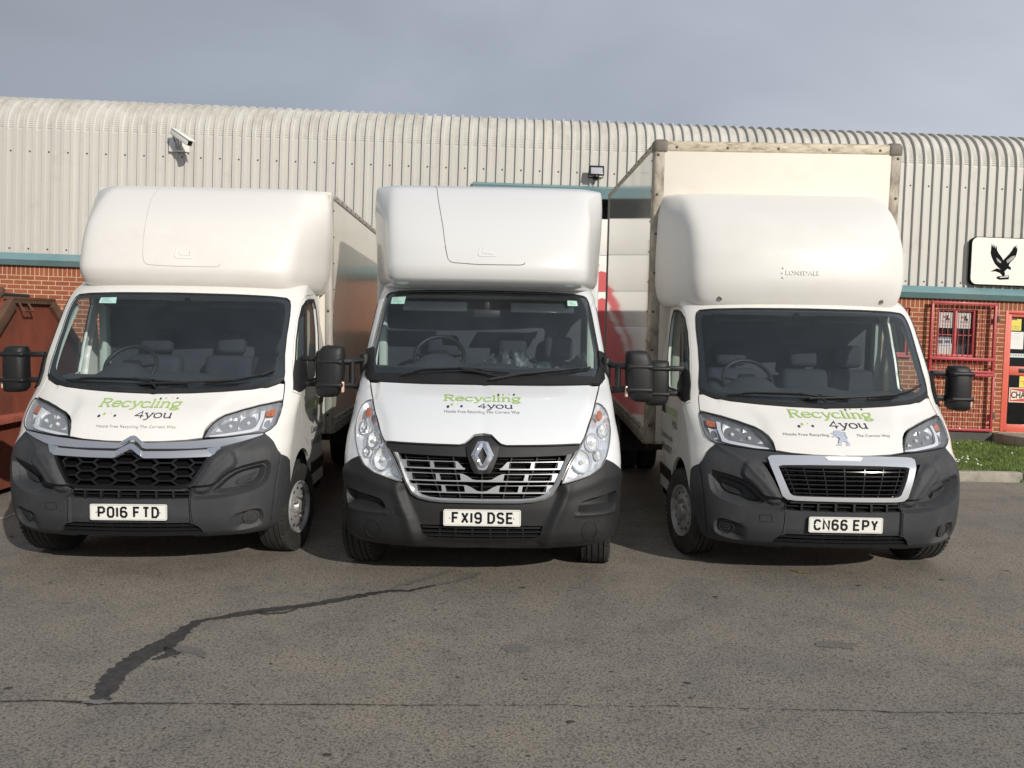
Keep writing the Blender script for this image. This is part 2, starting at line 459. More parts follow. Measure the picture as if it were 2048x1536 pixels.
def skin(mb, S, outer, holes=(), res=0.04, off=0.0, thick=0.0, disp=None, mi=0, edge_res=None, loops=()):
    """cover an outline (u,t) on a vehicle skin with a mesh; edges turned in by thick"""
    er = edge_res or res * 0.6
    sc = np.array([S.US, 1.0])
    o = densify([tuple(np.array(p) * sc) for p in outer], er)
    hs = [densify([tuple(np.array(p) * sc) for p in h], er) for h in holes]
    ex = [q for lp, cl in loops for q in densify([tuple(np.array(p) * sc) for p in lp], res * 0.75, cl)]
    V, F = cdt_fill(o, hs, res, ex or None)
    if len(F) == 0: return mb
    u, t = V[:, 0] / S.US, V[:, 1]
    P = S(u, t); N = S.normal(u, t)
    d = np.full(len(u), off)
    if disp is not None: d = d + disp(u, t)
    Q = P + N * d[:, None]
    mb.add(Q, F.tolist(), mi, True)
    if thick:
        E = {}
        for a, b, c in F:
            for i, j in ((a, b), (b, c), (c, a)):
                if (j, i) in E: del E[(j, i)]
                else: E[(i, j)] = 1
        vs_, fs = [], []
        for (a, b) in E:
            k = len(vs_); vs_ += [Q[b], Q[a], Q[a] - N[a] * thick, Q[b] - N[b] * thick]
            fs.append([k, k + 1, k + 2, k + 3])
        mb.add(vs_, fs, mi, False)
    return mb
def ribbon(mb, S, line, w, off=0.003, h=0.0, mi=0, closed=False, res=0.02, disp=None, taper=False):
    """a strip (u,t line) lying on a skin, optionally raised into a bar of height h"""
    sc = np.array([S.US, 1.0])
    L_ = densify([tuple(np.array(p) * sc) for p in line], res, closed)
    L_ = np.array(L_)
    if closed: T = np.roll(L_, -1, 0) - np.roll(L_, 1, 0)
    else: T = np.gradient(L_, axis=0)
    T /= np.maximum(np.linalg.norm(T, axis=1, keepdims=True), 1e-9)
    Nn = np.stack([-T[:, 1], T[:, 0]], 1) * w / 2
    if taper: Nn *= np.linspace(1, 0.35, len(L_))[:, None]
    rows = []
    for k, o_ in (((-1, off), (-1, off + h), (1, off + h), (1, off)) if h > 0 else ((-1, off), (1, off))):
        q = L_ + Nn * k; u, t = q[:, 0] / S.US, q[:, 1]
        rows.append(S(u, t) + S.normal(u, t) * (o_ + (disp(u, t)[:, None] if disp is not None else 0)))
    n = len(L_); k = len(rows)
    vs_ = np.stack(rows, 1).reshape(-1, 3); fs = []
    for i in range(n if closed else n - 1):
        j = (i + 1) % n
        for r in range(k - 1): fs.append([i * k + r, j * k + r, j * k + r + 1, i * k + r + 1])
    if h > 0 and not closed:
        fs.append([0, 1, 2, 3]); fs.append([(n - 1) * k + r for r in (3, 2, 1, 0)])
    mb.add(vs_, fs, mi, h == 0)
    return mb
def loft(mb, S, us, ts, ymax=None, mi=0):
    U, T = np.meshgrid(us, ts); P = S(U, T)
    if ymax is not None: P[..., 1] = np.minimum(P[..., 1], ymax)
    n, m = U.shape
    return mb.add(P.reshape(-1, 3), [[i * m + j, i * m + j + 1, (i + 1) * m + j + 1, (i + 1) * m + j] for i in range(n - 1) for j in range(m - 1)], mi)

# ------------------------------------------------------------------ lettering
LOOP = [(0.25, 0), (0.75, 0), (1, 0.17), (1, 0.83), (0.75, 1), (0.25, 1), (0, 0.83), (0, 0.17), (0.25, 0)]
PLATE = {
 'P': [[(0, 0), (0, 1), (0.72, 1), (1, 0.86), (1, 0.58), (0.72, 0.44), (0, 0.44)]], 'O': [LOOP], '0': [LOOP],
 '1': [[(0.5, 0), (0.5, 1)]],
 '6': [[(1, 0.83), (0.75, 1), (0.25, 1), (0, 0.83), (0, 0.17), (0.25, 0), (0.75, 0), (1, 0.17), (1, 0.40), (0.75, 0.56), (0.0, 0.56)]],
 '9': [[(0, 0.17), (0.25, 0), (0.75, 0), (1, 0.17), (1, 0.83), (0.75, 1), (0.25, 1), (0, 0.83), (0, 0.60), (0.25, 0.44), (1.0, 0.44)]],
 'F': [[(0, 0), (0, 1), (0.95, 1)], [(0, 0.52), (0.8, 0.52)]], 'T': [[(0, 1), (1, 1)], [(0.5, 0), (0.5, 1)]],
 'D': [[(0, 0), (0, 1), (0.65, 1), (1, 0.76), (1, 0.24), (0.65, 0), (0, 0)]],
 'X': [[(0, 0), (1, 1)], [(0, 1), (1, 0)]],
 'S': [[(1, 0.83), (0.75, 1), (0.25, 1), (0, 0.85), (0, 0.68), (0.22, 0.53), (0.78, 0.47), (1, 0.32), (1, 0.15), (0.75, 0), (0.25, 0), (0, 0.17)]],
 'E': [[(1, 0), (0, 0), (0, 1), (1, 1)], [(0, 0.52), (0.85, 0.52)]],
 'C': [[(1, 0.80), (0.98, 0.85), (0.75, 1), (0.25, 1), (0, 0.83), (0, 0.17), (0.25, 0), (0.75, 0), (0.98, 0.15), (1, 0.20)]],
 'N': [[(0, 0), (0, 1), (1, 0), (1, 1)]], 'Y': [[(0, 1), (0.5, 0.48), (1, 1)], [(0.5, 0.48), (0.5, 0)]]}
SLAB = {
 'R': ([[(0.15, 0), (0.15, 1.4), (0.7, 1.4), (0.95, 1.22), (0.95, 0.92), (0.7, 0.72), (0.15, 0.72)], [(0.55, 0.72), (0.98, 0.0)], [(-0.06, 0), (0.38, 0)], [(0.85, 0), (1.18, 0)], [(-0.06, 1.4), (0.2, 1.4)]], 1.28),
 'e': ([[(0.05, 0.52), (0.85, 0.52), (0.85, 0.72), (0.64, 0.97), (0.27, 0.97), (0.05, 0.72), (0.05, 0.28), (0.27, 0.03), (0.6, 0.03), (0.86, 0.17)]], 1.05),
 'c': ([[(0.82, 0.78), (0.62, 0.97), (0.27, 0.97), (0.05, 0.72), (0.05, 0.28), (0.27, 0.03), (0.62, 0.03), (0.84, 0.2)]], 1.0),
 'y': ([[(0.08, 0.97), (0.46, 0.08)], [(0.86, 0.97), (0.38, -0.22), (0.22, -0.4), (0.0, -0.4)], [(-0.08, 0.97), (0.24, 0.97)], [(0.66, 0.97), (0.98, 0.97)]], 1.02),
 'l': ([[(-0.02, 1.4), (0.15, 1.4), (0.15, 0)], [(-0.06, 0), (0.36, 0)]], 0.5),
 'i': ([[(-0.02, 0.97), (0.15, 0.97), (0.15, 0)], [(-0.06, 0), (0.36, 0)], [(0.15, 1.24), (0.15, 1.42)]], 0.5),
 'n': ([[(-0.02, 0.97), (0.15, 0.97), (0.15, 0)], [(0.15, 0.68), (0.4, 0.97), (0.62, 0.97), (0.8, 0.78), (0.8, 0)], [(-0.04, 0), (0.32, 0)], [(0.64, 0), (0.98, 0)]], 1.12),
 'g': ([[(0.98, 0.97), (0.28, 0.97), (0.05, 0.75), (0.05, 0.47), (0.28, 0.24), (0.6, 0.24), (0.8, 0.47), (0.8, 0.75), (0.62, 0.97)], [(0.28, 0.24), (0.16, 0.08), (0.32, -0.05), (0.75, -0.1), (0.86, -0.25), (0.65, -0.42), (0.2, -0.42), (0.04, -0.25), (0.2, -0.06)]], 1.08),
 '4': ([[(0.7, 0), (0.7, 1.4), (0.05, 0.42), (0.98, 0.42)]], 1.12),
 'o': ([[(0.27, 0.03), (0.62, 0.03), (0.85, 0.28), (0.85, 0.72), (0.62, 0.97), (0.27, 0.97), (0.05, 0.72), (0.05, 0.28), (0.27, 0.03)]], 1.05),
 'u': ([[(-0.02, 0.97), (0.12, 0.97), (0.12, 0.25), (0.3, 0.03), (0.55, 0.03), (0.8, 0.3)], [(0.66, 0.97), (0.8, 0.97), (0.8, 0), (0.96, 0)]], 1.1)}
def stroke(line, w):
    """stroke of width w along a polyline with mitred joints -> verts, quads"""
    p = np.array(line, float); n = len(p)
    closed = np.allclose(p[0], p[-1]) and n > 2
    L_, R_ = [], []
    for i in range(n):
        a = p[i] - p[i - 1] if i > 0 else (p[-1] - p[-2] if closed else p[1] - p[0])
        b = p[i + 1] - p[i] if i < n - 1 else (p[1] - p[0] if closed else p[-1] - p[-2])
        a = a / np.linalg.norm(a); b = b / np.linalg.norm(b)
        na = np.array([-a[1], a[0]]); nb = np.array([-b[1], b[0]]); m = na + nb
        l = np.linalg.norm(m); m = m / l if l > 1e-6 else na
        k = min(1.9, 1 / max(0.3, m @ na))
        L_.append(p[i] + m * k * w / 2); R_.append(p[i] - m * k * w / 2)
    v = []; f = []
    for a, b in zip(L_, R_): v += [a, b]
    for i in range(n - 1): f.append([2 * i, 2 * i + 1, 2 * i + 3, 2 * i + 2])
    return v, f
def slab_text(s, xh, w=0.2, shear=0.18, gap=0.02):
    V, F = [], []; x = 0.0
    for ch in s:
        if ch == ' ': x += 0.6; continue
        g, adv = SLAB[ch]
        for line in g:
            v, f = stroke(line, w); o = len(V)
            V += [((q[0] + x + q[1] * shear) * xh, q[1] * xh) for q in v]; F += [[i + o for i in k] for k in f]
        x += adv + gap
    return np.array(V), F, x * xh
def plate_text(s, cw=0.037, ch=0.065, w=0.0150, pitch=0.0625, space=0.045):
    V, F = [], []; x = 0.0
    for c in s:
        if c == ' ': x += 0.026; continue
        sh = -0.5 * cw if c == '1' else 0.0
        for line in PLATE[c]:
            v, f = stroke([(a * cw + sh, b * ch) for a, b in line], w); o = len(V)
            V += [(q[0] + x, q[1]) for q in v]; F += [[i + o for i in k] for k in f]
        x += 0.026 if c == '1' else pitch
    V = np.array(V); V[:, 0] -= (V[:, 0].max() + V[:, 0].min()) / 2; V[:, 1] -= ch / 2
    return V, F
def font_text(s, size, shear=0.0, bold=0.0, spacing=1.0, width=None):
    cu = bpy.data.curves.new('lettering', 'FONT'); cu.body = s; cu.size = size; cu.shear = shear; cu.offset = bold; cu.space_character = spacing
    cu.resolution_u = 3
    ob = bpy.data.objects.new('lettering', cu)
    me = bpy.data.meshes.new_from_object(ob)
    V = np.array([v.co[:2] for v in me.vertices], float).reshape(-1, 2); F = [list(p.vertices) for p in me.polygons]
    bpy.data.objects.remove(ob); bpy.data.curves.remove(cu); bpy.data.meshes.remove(me)
    if len(V):
        V[:, 0] -= V[:, 0].min()
        if width: V[:, 0] *= width / V[:, 0].max()
    return V, F
def face_up(V, F):
    """orient flat faces counter-clockwise"""
    out = []
    for f in F:
        p = V[f]; out.append(list(f) if area(p) > 0 else list(f)[::-1])
    return out
def text_on_front(mb, S, V, F, x0, z0, off=0.0025, mi=0, disp=None):
    X = V[:, 0] + x0; Z = V[:, 1] + z0
    u = S.u_of_x(X, Z); P = S(u, Z) + S.normal(u, Z) * (off + (disp(u, Z)[:, None] if disp is not None else 0))
    return mb.add(P, face_up(V, F), mi, False)
def text_on_side(mb, S, V, F, y0, z0, sgn, off=0.003, mi=0):
    """reads left to right for someone looking at the side"""
    Y = y0 + V[:, 0] * sgn; Z = V[:, 1] + z0
    u = S.u_of_y(Y, Z) * sgn; P = S(u, Z) + S.normal(u, Z) * off
    return mb.add(P, face_up(V, F), mi, False)
def text_flat(mb, V, F, M, mi=0):
    """text in its own XY plane moved by a matrix"""
    return mb.add([tuple(M @ Vector((a, b, 0))) for a, b in V], face_up(V, F), mi, False)
def dots(mb, S, pts, mi=0, off=0.0025, disp=None):
    for x, z, r in pts:
        a = np.linspace(0, 2 * pi, 10)[:-1]
        text_on_front(mb, S, np.stack([np.cos(a) * r * 1.25, np.sin(a) * r], 1), [list(range(9))], x, z, off, mi, disp)

# ------------------------------------------------------------------ vehicle skins
DUC = Surf([  # level, nose y, z, half width, corner depth, two handle lengths
 (.20, .16, .20, .93, .50, .74, .60), (.30, .06, .30, .96, .50, .74, .60), (.45, .005, .45, .985, .48, .72, .60),
 (.60, .0, .60, .995, .47, .70, .60), (.75, .01, .75, 1.0, .47, .68, .60), (.88, .04, .88, 1.0, .48, .66, .58),
 (.95, .10, .95, 1.0, .48, .65, .57), (1.05, .17, 1.05, 1.002, .45, .64, .56), (1.15, .29, 1.15, 1.006, .40, .63, .55),
 (1.23, .43, 1.23, 1.01, .34, .62, .55), (1.32, .54, 1.32, 1.01, .31, .62, .55), (1.50, .63, 1.50, 1.005, .30, .62, .55),
 (1.75, .78, 1.75, .985, .30, .62, .55), (2.00, .96, 2.00, .95, .30, .62, .55), (2.08, 1.06, 2.08, .935, .31, .62, .55),
 (2.20, 1.40, 2.20, .89, .31, .62, .55)])
MAS = Surf([
 (.18, .16, .18, .93, .44, .76, .60), (.28, .06, .28, .965, .44, .76, .60), (.42, .005, .42, .985, .42, .74, .60),
 (.55, .0, .55, .99, .42, .72, .60), (.70, .02, .70, .995, .42, .70, .60), (.85, .05, .85, 1.0, .43, .68, .58),
 (.98, .10, .98, .995, .44, .66, .57), (1.06, .15, 1.06, .985, .44, .65, .56), (1.16, .27, 1.16, .975, .42, .64, .55),
 (1.28, .47, 1.28, .975, .38, .64, .55), (1.37, .68, 1.37, .975, .33, .64, .55), (1.50, .79, 1.50, .965, .33, .64, .55),
 (1.75, .98, 1.75, .94, .33, .64, .55), (2.05, 1.22, 2.05, .90, .33, .64, .55), (2.12, 1.32, 2.12, .885, .33, .64, .55),
 (2.24, 1.62, 2.24, .83, .33, .64, .55)])

def sdp(u, t, poly, closed=True):
    """signed distance (positive inside) to an outline in (|u|,t), in metres"""
    P = np.stack([np.abs(u) * 1.2, t], 1); q = np.array([(a * 1.2, b) for a, b in poly])
    d = segdist(P, q, closed)
    return np.where(inside(P, q), d, -d) if closed else d
def bowl(u, t, c, ru, rt, depth):
    r2 = ((u - c[0]) / ru) ** 2 + ((t - c[1]) / rt) ** 2
    return -depth * np.sqrt(np.clip(1 - r2, 0, 1))
def ell(c, ru, rt, n=28):
    return [(c[0] + ru * cos(2 * pi * k / n), c[1] + rt * sin(2 * pi * k / n)) for k in range(n)]

def side_pts(S, pts):
    """(y,z) -> (u,t) on the right side"""
    return [(float(S.u_of_y(y, z)), z) for y, z in pts]

def make_wheel(root, name, x, y, z, steer, R=0.345, w=0.215, twin=False, parts=True, rim_r=0.208, cap=True):
    """x is the outer face; sign gives the side"""
    s = 1 if x > 0 else -1
    t = MB()
    prof = []
    W_ = w
    # across the width from outer sidewall to inner sidewall
    prof += [(0.012, rim_r - 0.004), (0.004, rim_r + 0.03), (-0.004, R * 0.80), (0.002, R * 0.90), (0.010, R * 0.955), (0.022, R * 0.985)]
    g = [0.045, 0.083, 0.132, 0.170]
    xx = 0.03
    for k in g:
        prof += [(k - 0.006, R), (k - 0.004, R - 0.010), (k + 0.004, R - 0.010), (k + 0.006, R)]
    prof += [(w - 0.022, R * 0.985), (w - 0.010, R * 0.955), (w, R * 0.8), (w - 0.012, rim_r)]
    t.lathe([(-a * s, r) for a, r in (prof if s > 0 else prof)], 64)
    # shoulder tread blocks
    for k in range(56):
        a = 2 * pi * k / 56
        for q in (0.020, w - 0.020):
            t.box((-q * s, cos(a) * (R * 0.968), sin(a) * (R * 0.968)), (0.026, 0.016, 0.020), rot=Matrix.Rotation(a, 3, 'X'))
    o = t.build('wheel', rubber, root, 45, loc=(x, y, z), rot=(0, 0, steer), recalc=True)
    r = MB()
    # pressed steel rim: lip, dished face, hub
    r.lathe([(-s * a, q) for a, q in [(0.014, rim_r), (-0.004, rim_r - 0.004), (0.004, rim_r - 0.014), (0.03, rim_r - 0.02), (0.036, rim_r - 0.04), (0.020, 0.135), (0.014, 0.10), (0.022, 0.085), (0.026, 0.06), (0.004, 0.052), (-0.006, 0.045), (-0.008, 0.0005)]], 48)
    r.build('rim', rim_silver, o, 35, recalc=True)
    h = MB()
    for k in range(12):
        a = 2 * pi * k / 12
        h.lathe([(-s * 0.0345 + s * 0.016, 0.0005), (-s * 0.0345 + s * 0.016, 0.012)], 10, c=(0, cos(a) * 0.150, sin(a) * 0.150))
    h.build('vent_holes', void_black, o)
    for k in range(5):
        n = MB(); a = 2 * pi * k / 5
        n.lathe([(-s * 0.018, 0.014), (s * 0.010, 0.012), (s * 0.014, 0.0005)], 8, c=(0, cos(a) * 0.083, sin(a) * 0.083))
        n.build('wheel_nut', rivet_mat, o, 35, recalc=True)
    if twin:
        t2 = MB(); t2.lathe([(-s * (a + w + 0.03), r_) for a, r_ in prof], 40)
        t2.build('inner_tyre', rubber, o, 45, recalc=True)
    return o

def make_interior(root, S, ydash, zdash, yback, px=-0.42, cover=False, ywheel=1.12, zwheel=1.42):
    d = MB()
    # dashboard: a rolled shelf that follows the foot of the windscreen
    n, m = 40, 12; vs_, fs = [], []
    W_ = 0.90
    for i in range(n + 1):
        x = -W_ + 2 * W_ * i / n
        hump = 0.10 * math.exp(-((x - px) / 0.17) ** 4) + 0.035 * math.exp(-((x - 0.05) / 0.22) ** 4)
        y0 = ydash + 0.16 * (abs(x) / W_) ** 2
        for j, (dy, dz, hk) in enumerate([(-0.04, -0.10, 0), (0.0, -0.012, 0), (0.10, 0.012, .1), (0.22, 0.03, .5), (0.30, 0.035, 1), (0.38, 0.03, 1), (0.43, 0.0, .9), (0.45, -0.06, .6), (0.44, -0.25, 0), (0.36, -0.5, 0)]):
            vs_.append((x, y0 * (1 if j < 4 else 1) + dy, zdash + dz + hump * hk))
    m = 10
    for i in range(n):
        for j in range(m - 1): fs.append([i * m + j, (i + 1) * m + j, (i + 1) * m + j + 1, i * m + j + 1])
    d.add(vs_, fs)
    d.build('dashboard', trim_dark, root, 60)
    # steering wheel
    w = MB(); pts = []
    R = 0.20; c = Vector((px, ywheel, zwheel)); tilt = Matrix.Rotation(radians(-38), 3, 'X')
    ring = [c + tilt @ Vector((R * cos(a), 0, R * sin(a))) for a in np.linspace(0, 2 * pi, 33)]
    w.tube(ring, 0.017, 8, cap=False)
    for a in (0.1, pi - 0.1, -pi / 2):
        w.tube([c + tilt @ Vector((0.04 * cos(a), 0.02, 0.04 * sin(a))), c + tilt @ Vector((R * cos(a), 0, R * sin(a)))], 0.018, 6, flat=0.6)
    w.box(c + tilt @ Vector((0, 0.01, 0)), (0.15, 0.06, 0.12), rot=tilt, bev=0.025)
    w.build('steering_wheel', black_trim, root, 50)
    # seats
    for sx, wd in ((px, 0.46), (0.22, 0.42), (0.62, 0.42)):
        s_ = MB()
        rt = Matrix.Rotation(radians(-12), 3, 'X')
        s_.box((sx, yback - 0.22, 1.18), (wd, 0.16, 0.66), rot=rt, bev=0.06, seg=3)
        s_.box((sx, yback - 0.45, 0.86), (wd, 0.52, 0.18), bev=0.06, seg=3)
        s_.build('seat', seat_cloth, root, 60)
        h = MB(); h.box((sx, yback - 0.12, 1.62), (wd * 0.6, 0.10, 0.20), rot=rt, bev=0.045, seg=3)
        h.build('headrest', seat_cloth, root, 60)
    b = MB()
    b.box((0, yback - 0.015, 1.30), (1.86, 0.03, 1.50), bev=0.01)
    b.build('bulkhead', mat('bulkhead_grey', (0.030, 0.036, 0.048), 0.7, var=0.3, vscale=3), root)
    f = MB(); f.box((0, 1.2, 0.66), (1.84, 1.2, 0.04)); f.box((0, 0.72, 0.95), (1.7, 0.04, 0.6))
    f.build('cab_floor', trim_dark, root)
    hl_ = 0.58 if zdash < 1.4 else 0.34
    r = MB(); r.box((0, yback - hl_ / 2, 1.985 if zdash < 1.4 else 2.045), (1.52, hl_, 0.03), bev=0.01)
    r.build('headlining', mat('headlining', (0.34, 0.34, 0.31), 0.9), root)
    # inner faces of the door pillars
    p = MB()
    for sg in (-1, 1):
        p.box((sg * 0.90, yback - 0.065, 1.45), (0.07, 0.10, 1.25), bev=0.02)
        p.box((sg * 0.93, 1.30, 1.18), (0.05, 0.9, 0.22), bev=0.02)
    p.build('door_lining', trim_pale, root)
    v = MB()
    for sx in (-0.42, 0.45): v.box((sx, yback - 0.52, 1.955), (0.52, 0.14, 0.025), rot=Matrix.Rotation(radians(30), 3, 'X'), bev=0.012)
    v.build('sun_visor', trim_dark, root)
    mr = MB(); mr.box((0.0, yback - 0.58, 1.90), (0.22, 0.04, 0.07), bev=0.018); mr.box((0, yback - 0.56, 1.96), (0.05, 0.05, 0.08), bev=0.015)
    mr.build('rear_view_mirror', black_trim, root)

def make_mirror(root, S, sgn, y, z, xin=1.11, xout=1.29, h=0.36, style='duc', arm_z=(0.115, -0.085)):
    """door mirror on two arms"""
    m = MB(); w = xout - xin; cx = (xin + xout) / 2
    # housing: superellipse sections stacked upwards
    n = 28; vs_, fs = [], []
    if style == 'duc':
        lev = [(-0.5, .55, .5, .02), (-0.485, .80, .75, .015), (-0.44, .93, .92, .008), (-0.36, 1, 1, 0), (0.1, 1, 1, 0), (0.36, .97, .95, 0), (0.44, .90, .86, -.006), (0.485, .78, .70, -.012), (0.5, .55, .45, -.016)]
    else:
        lev = [(-0.5, .50, .5, .03), (-0.47, .78, .75, .028), (-0.40, .92, .92, .02), (-0.25, 1.02, 1, .006), (0.05, 1.05, 1.02, 0), (0.30, 1, .98, -.006), (0.42, .92, .88, -.014), (0.48, .78, .72, -.02), (0.5, .5, .45, -.024)]
    for zz, kx, ky, dx in lev:
        for k in range(n):
            a = 2 * pi * k / n; e = 0.55
            px_ = math.copysign(abs(cos(a)) ** e, cos(a)); py_ = math.copysign(abs(sin(a)) ** (0.8 if sin(a) < 0 else 0.4), sin(a))
            vs_.append((sgn * (cx + dx + px_ * kx * w / 2), y + (py_ * 0.085 * ky if py_ < 0 else py_ * 0.05 * ky), z + zz * h))
    for i in range(len(lev) - 1):
        for k in range(n): fs.append([i * n + k, i * n + (k + 1) % n, (i + 1) * n + (k + 1) % n, (i + 1) * n + k])
    fs.append(list(range(n))[::-1]); fs.append([(len(lev) - 1) * n + k for k in range(n)])
    m.add(vs_, fs)
    o = m.build('wing_mirror', black_trim, root, 50, recalc=True)
    a = MB()
    xd = float(S(np.array(1.1), np.array(z))[0]) - 0.02
    if style == 'duc':
        for dz in arm_z:
            zz = z + dz
            if len(a.v): a.build('mirror_arm', black_trim, o, 45); a = MB()
            a.box((sgn * (xd + xin + 0.03) / 2, y + 0.02, zz), (xin + 0.03 - xd, 0.055, 0.042), bev=0.012)
            # strap that wraps the housing
            a.box((sgn * cx, y - 0.004, zz), (w + 0.006, 0.175, 0.038), bev=0.03, seg=3)
    else:
        for dz in arm_z:
            zz = z + dz
            a.tube([(sgn * (xd - 0.01), y + 0.09, zz + dz * 0.15), (sgn * (xd + 0.05), y + 0.05, zz + dz * 0.1), (sgn * (xd + 0.10), y + 0.0, zz), (sgn * xout * 0.94, y - 0.01, zz)], 0.028, 8, flat=0.9)
            a.box((sgn * cx, y - 0.004, zz), (w + 0.004, 0.17, 0.046), bev=0.03, seg=3)
        a.tube([(sgn * (xd + 0.085), y + 0.01, z + arm_z[1]), (sgn * (xd + 0.085), y + 0.01, z + arm_z[0])], 0.024, 10)
        a.box((sgn * (xd + 0.0), y + 0.12, z + 0.01), (0.07, 0.14, 0.27), bev=0.03, seg=3)
    a.build('mirror_arm', black_trim, o, 45)
    g = MB(); g.box((sgn * cx, y + 0.053, z), (w * 0.86, 0.004, h * 0.84), bev=0.0015)
    g.build('mirror_glass', mat('mirror_glass', (0.7, 0.72, 0.74), 0.02, metal=1.0), o)
    i = MB(); i.box((sgn * (xin + 0.004 if style != 'duc' else xout - 0.004), y - 0.03, z - h * 0.30), (0.02, 0.05, 0.085), bev=0.008)
    i.build('side_repeater', mat('repeater', (0.75, 0.5, 0.4), 0.2, coat=0.5), o)
    return o

def screen_sticker(root, S, poly):
    m = MB(); skin(m, S, poly, (), 0.06, -0.006)
    m.build('screen_sticker', sticker, root, 0)
    m = MB(); (a, b), (c, d) = poly[0], poly[2]
    for k in range(3): ribbon(m, S, [(a + (c - a) * .15, b + (d - b) * (.3 + .2 * k)), (a + (c - a) * (.8 - .15 * k), b + (d - b) * (.3 + .2 * k))], 0.004, -0.0055)
    m.build('sticker_print', mat('sticker_print', (0.38, 0.55, 0.46), 0.5), root, 0)
def make_plate(root, S, text, x, z, tilt=0.0):
    y = float(S(np.array(0.12), np.array(z))[1]) - 0.008
    p = MB()
    # rounded plate with a thin edge
    pl = smooth_poly([(-0.26, -0.0555), (-0.26, 0.0555), (0.26, 0.0555), (0.26, -0.0555)], True, 0)
    r = 0.012; poly = []
    for cx, cz, a0 in ((0.26 - r, 0.0555 - r, 0), (-0.26 + r, 0.0555 - r, pi / 2), (-0.26 + r, -0.0555 + r, pi), (0.26 - r, -0.0555 + r, 1.5 * pi)):
        for k in range(6): poly.append((cx + r * cos(a0 + k * pi / 10), cz + r * sin(a0 + k * pi / 10)))
    p.prism(poly, -0.006, 0.004)
    o = p.build('number_plate', plate_white, root, 30, loc=(x, y, z), rot=(-tilt, 0, 0), recalc=True)
    V, F = plate_text(text)
    t = MB(); text_flat(t, V, F, Matrix(((1, 0, 0, 0), (0, 0, 1, -0.0072), (0, 1, 0, 0), (0, 0, 0, 1))))
    t.build('plate_lettering', ink_black, o)
    b = MB()
    fr = inset(poly, 0.006); fr2 = inset(poly, 0.0075)
    n = len(fr)
    b.add([(a, -0.0068, c) for a, c in fr] + [(a, -0.0068, c) for a, c in fr2], [[i, (i + 1) % n, n + (i + 1) % n, n + i] for i in range(n)], 0, False)
    b.build('plate_border', seam_dark, o)
    sc = MB()
    for sx in (-0.215, 0.215): sc.disc((sx, -0.006, 0), 0.007, 'Y')
    sc.build('plate_screw', mat('plate_screw', (0.6, 0.6, 0.62), 0.4, metal=0.6), o)

def make_lettering(root, S, off, k, split=False, z1=1.168, z2=1.103, z3=1.041, x1=(-0.33, 0.245), x2=(-0.04, 0.215), x3=(-0.28, 0.27), dz=0.0, disp=None, hk=1.0):
    """sign writing on the bonnet"""
    V, F, L_ = slab_text('Recycling', 0.034 * hk, 0.185, 0.0)
    V[:, 0] *= (x1[1] - x1[0]) / V[:, 0].max()
    m = MB(); text_on_front(m, S, V, F, x1[0], z1 + dz, off, 0, disp)
    a = MB()
    dots(a, S, [(x1[0] + (x1[1] - x1[0]) * q, z1 + dz + r * hk, s_) for q, r, s_ in ((0.705, 0.054, .0065), (0.91, 0.057, .006))], 0, off, disp)
    V, F, L_ = slab_text('4you', 0.030 * hk, 0.16, 0.0)
    V[:, 0] *= (x2[1] - x2[0]) / V[:, 0].max(); 
    text_on_front(a, S, V, F, x2[0], z2 + dz, off, 0, disp)
    w = x2[0] - x1[0]
    dots(a, S, [(x1[0] + w * 0.13, z2 + dz + 0.006, .0085), (x1[0] + w * 0.52, z2 + dz + 0.010, .0075)], 0, off, disp)
    dots(m, S, [(x1[0] + w * 0.24, z2 + dz + 0.020, .0075), (x1[0] + w * 0.40, z2 + dz + 0.024, .003), (x1[0] + (x1[1] - x1[0]) * .77, z1 + dz + .057 * hk, .0055), (x1[0] + (x1[1] - x1[0]) * .85, z1 + dz + .059 * hk, .003)], 0, off, disp)
    m.build('green_lettering', ink_green, root)
    a.build('purple_lettering', ink_purple, root)
    g = MB()
    runs = (('Hassle Free Recycling The Correct Way', x3[0], x3[1]),) if not split else (('Hassle Free Recycling', split[0], split[1]), ('The Correct Way', split[2], split[3]))
    for s_, a0, a1 in runs:
        V, F = font_text(s_, 0.030, 0.0, 0.0, 1.05)
        V[:, 0] *= (a1 - a0) / V[:, 0].max(); V[:, 1] *= 0.78
        text_on_front(g, S, V, F, a0, z3 + dz, off, 0, disp)
    g.build('slogan_lettering', ink_soft, root)

def hood_logo_door(root, S, sgn, y0=0.98, dy=0.0):
    m = MB(); a = MB()
    V, F, L_ = slab_text('Recycling', 0.055, 0.17, 0.18); V[:, 0] *= 0.50 / L_
    st = y0 if sgn > 0 else y0 + 0.50
    text_on_side(m, S, V, F, st, 1.115, sgn)
    m.build('green_lettering', ink_green, root)
    V, F, L_ = slab_text('4you', 0.05, 0.19, 0.15); V[:, 0] *= 0.22 / L_
    text_on_side(a, S, V, F, (st + 0.26 * sgn), 1.02, sgn)
    for s_, z, w in (('Contact us on', 0.885, 0.52), ('0845 6892577', 0.775, 0.46)):
        V, F = font_text(s_, 0.085, 0, 0.001); V[:, 0] *= w / V[:, 0].max()
        text_on_side(a, S, V, F, y0 + 0.22 if sgn > 0 else y0 + 0.22 + w, z, sgn)
    a.build('dark_lettering', ink_grey, root)

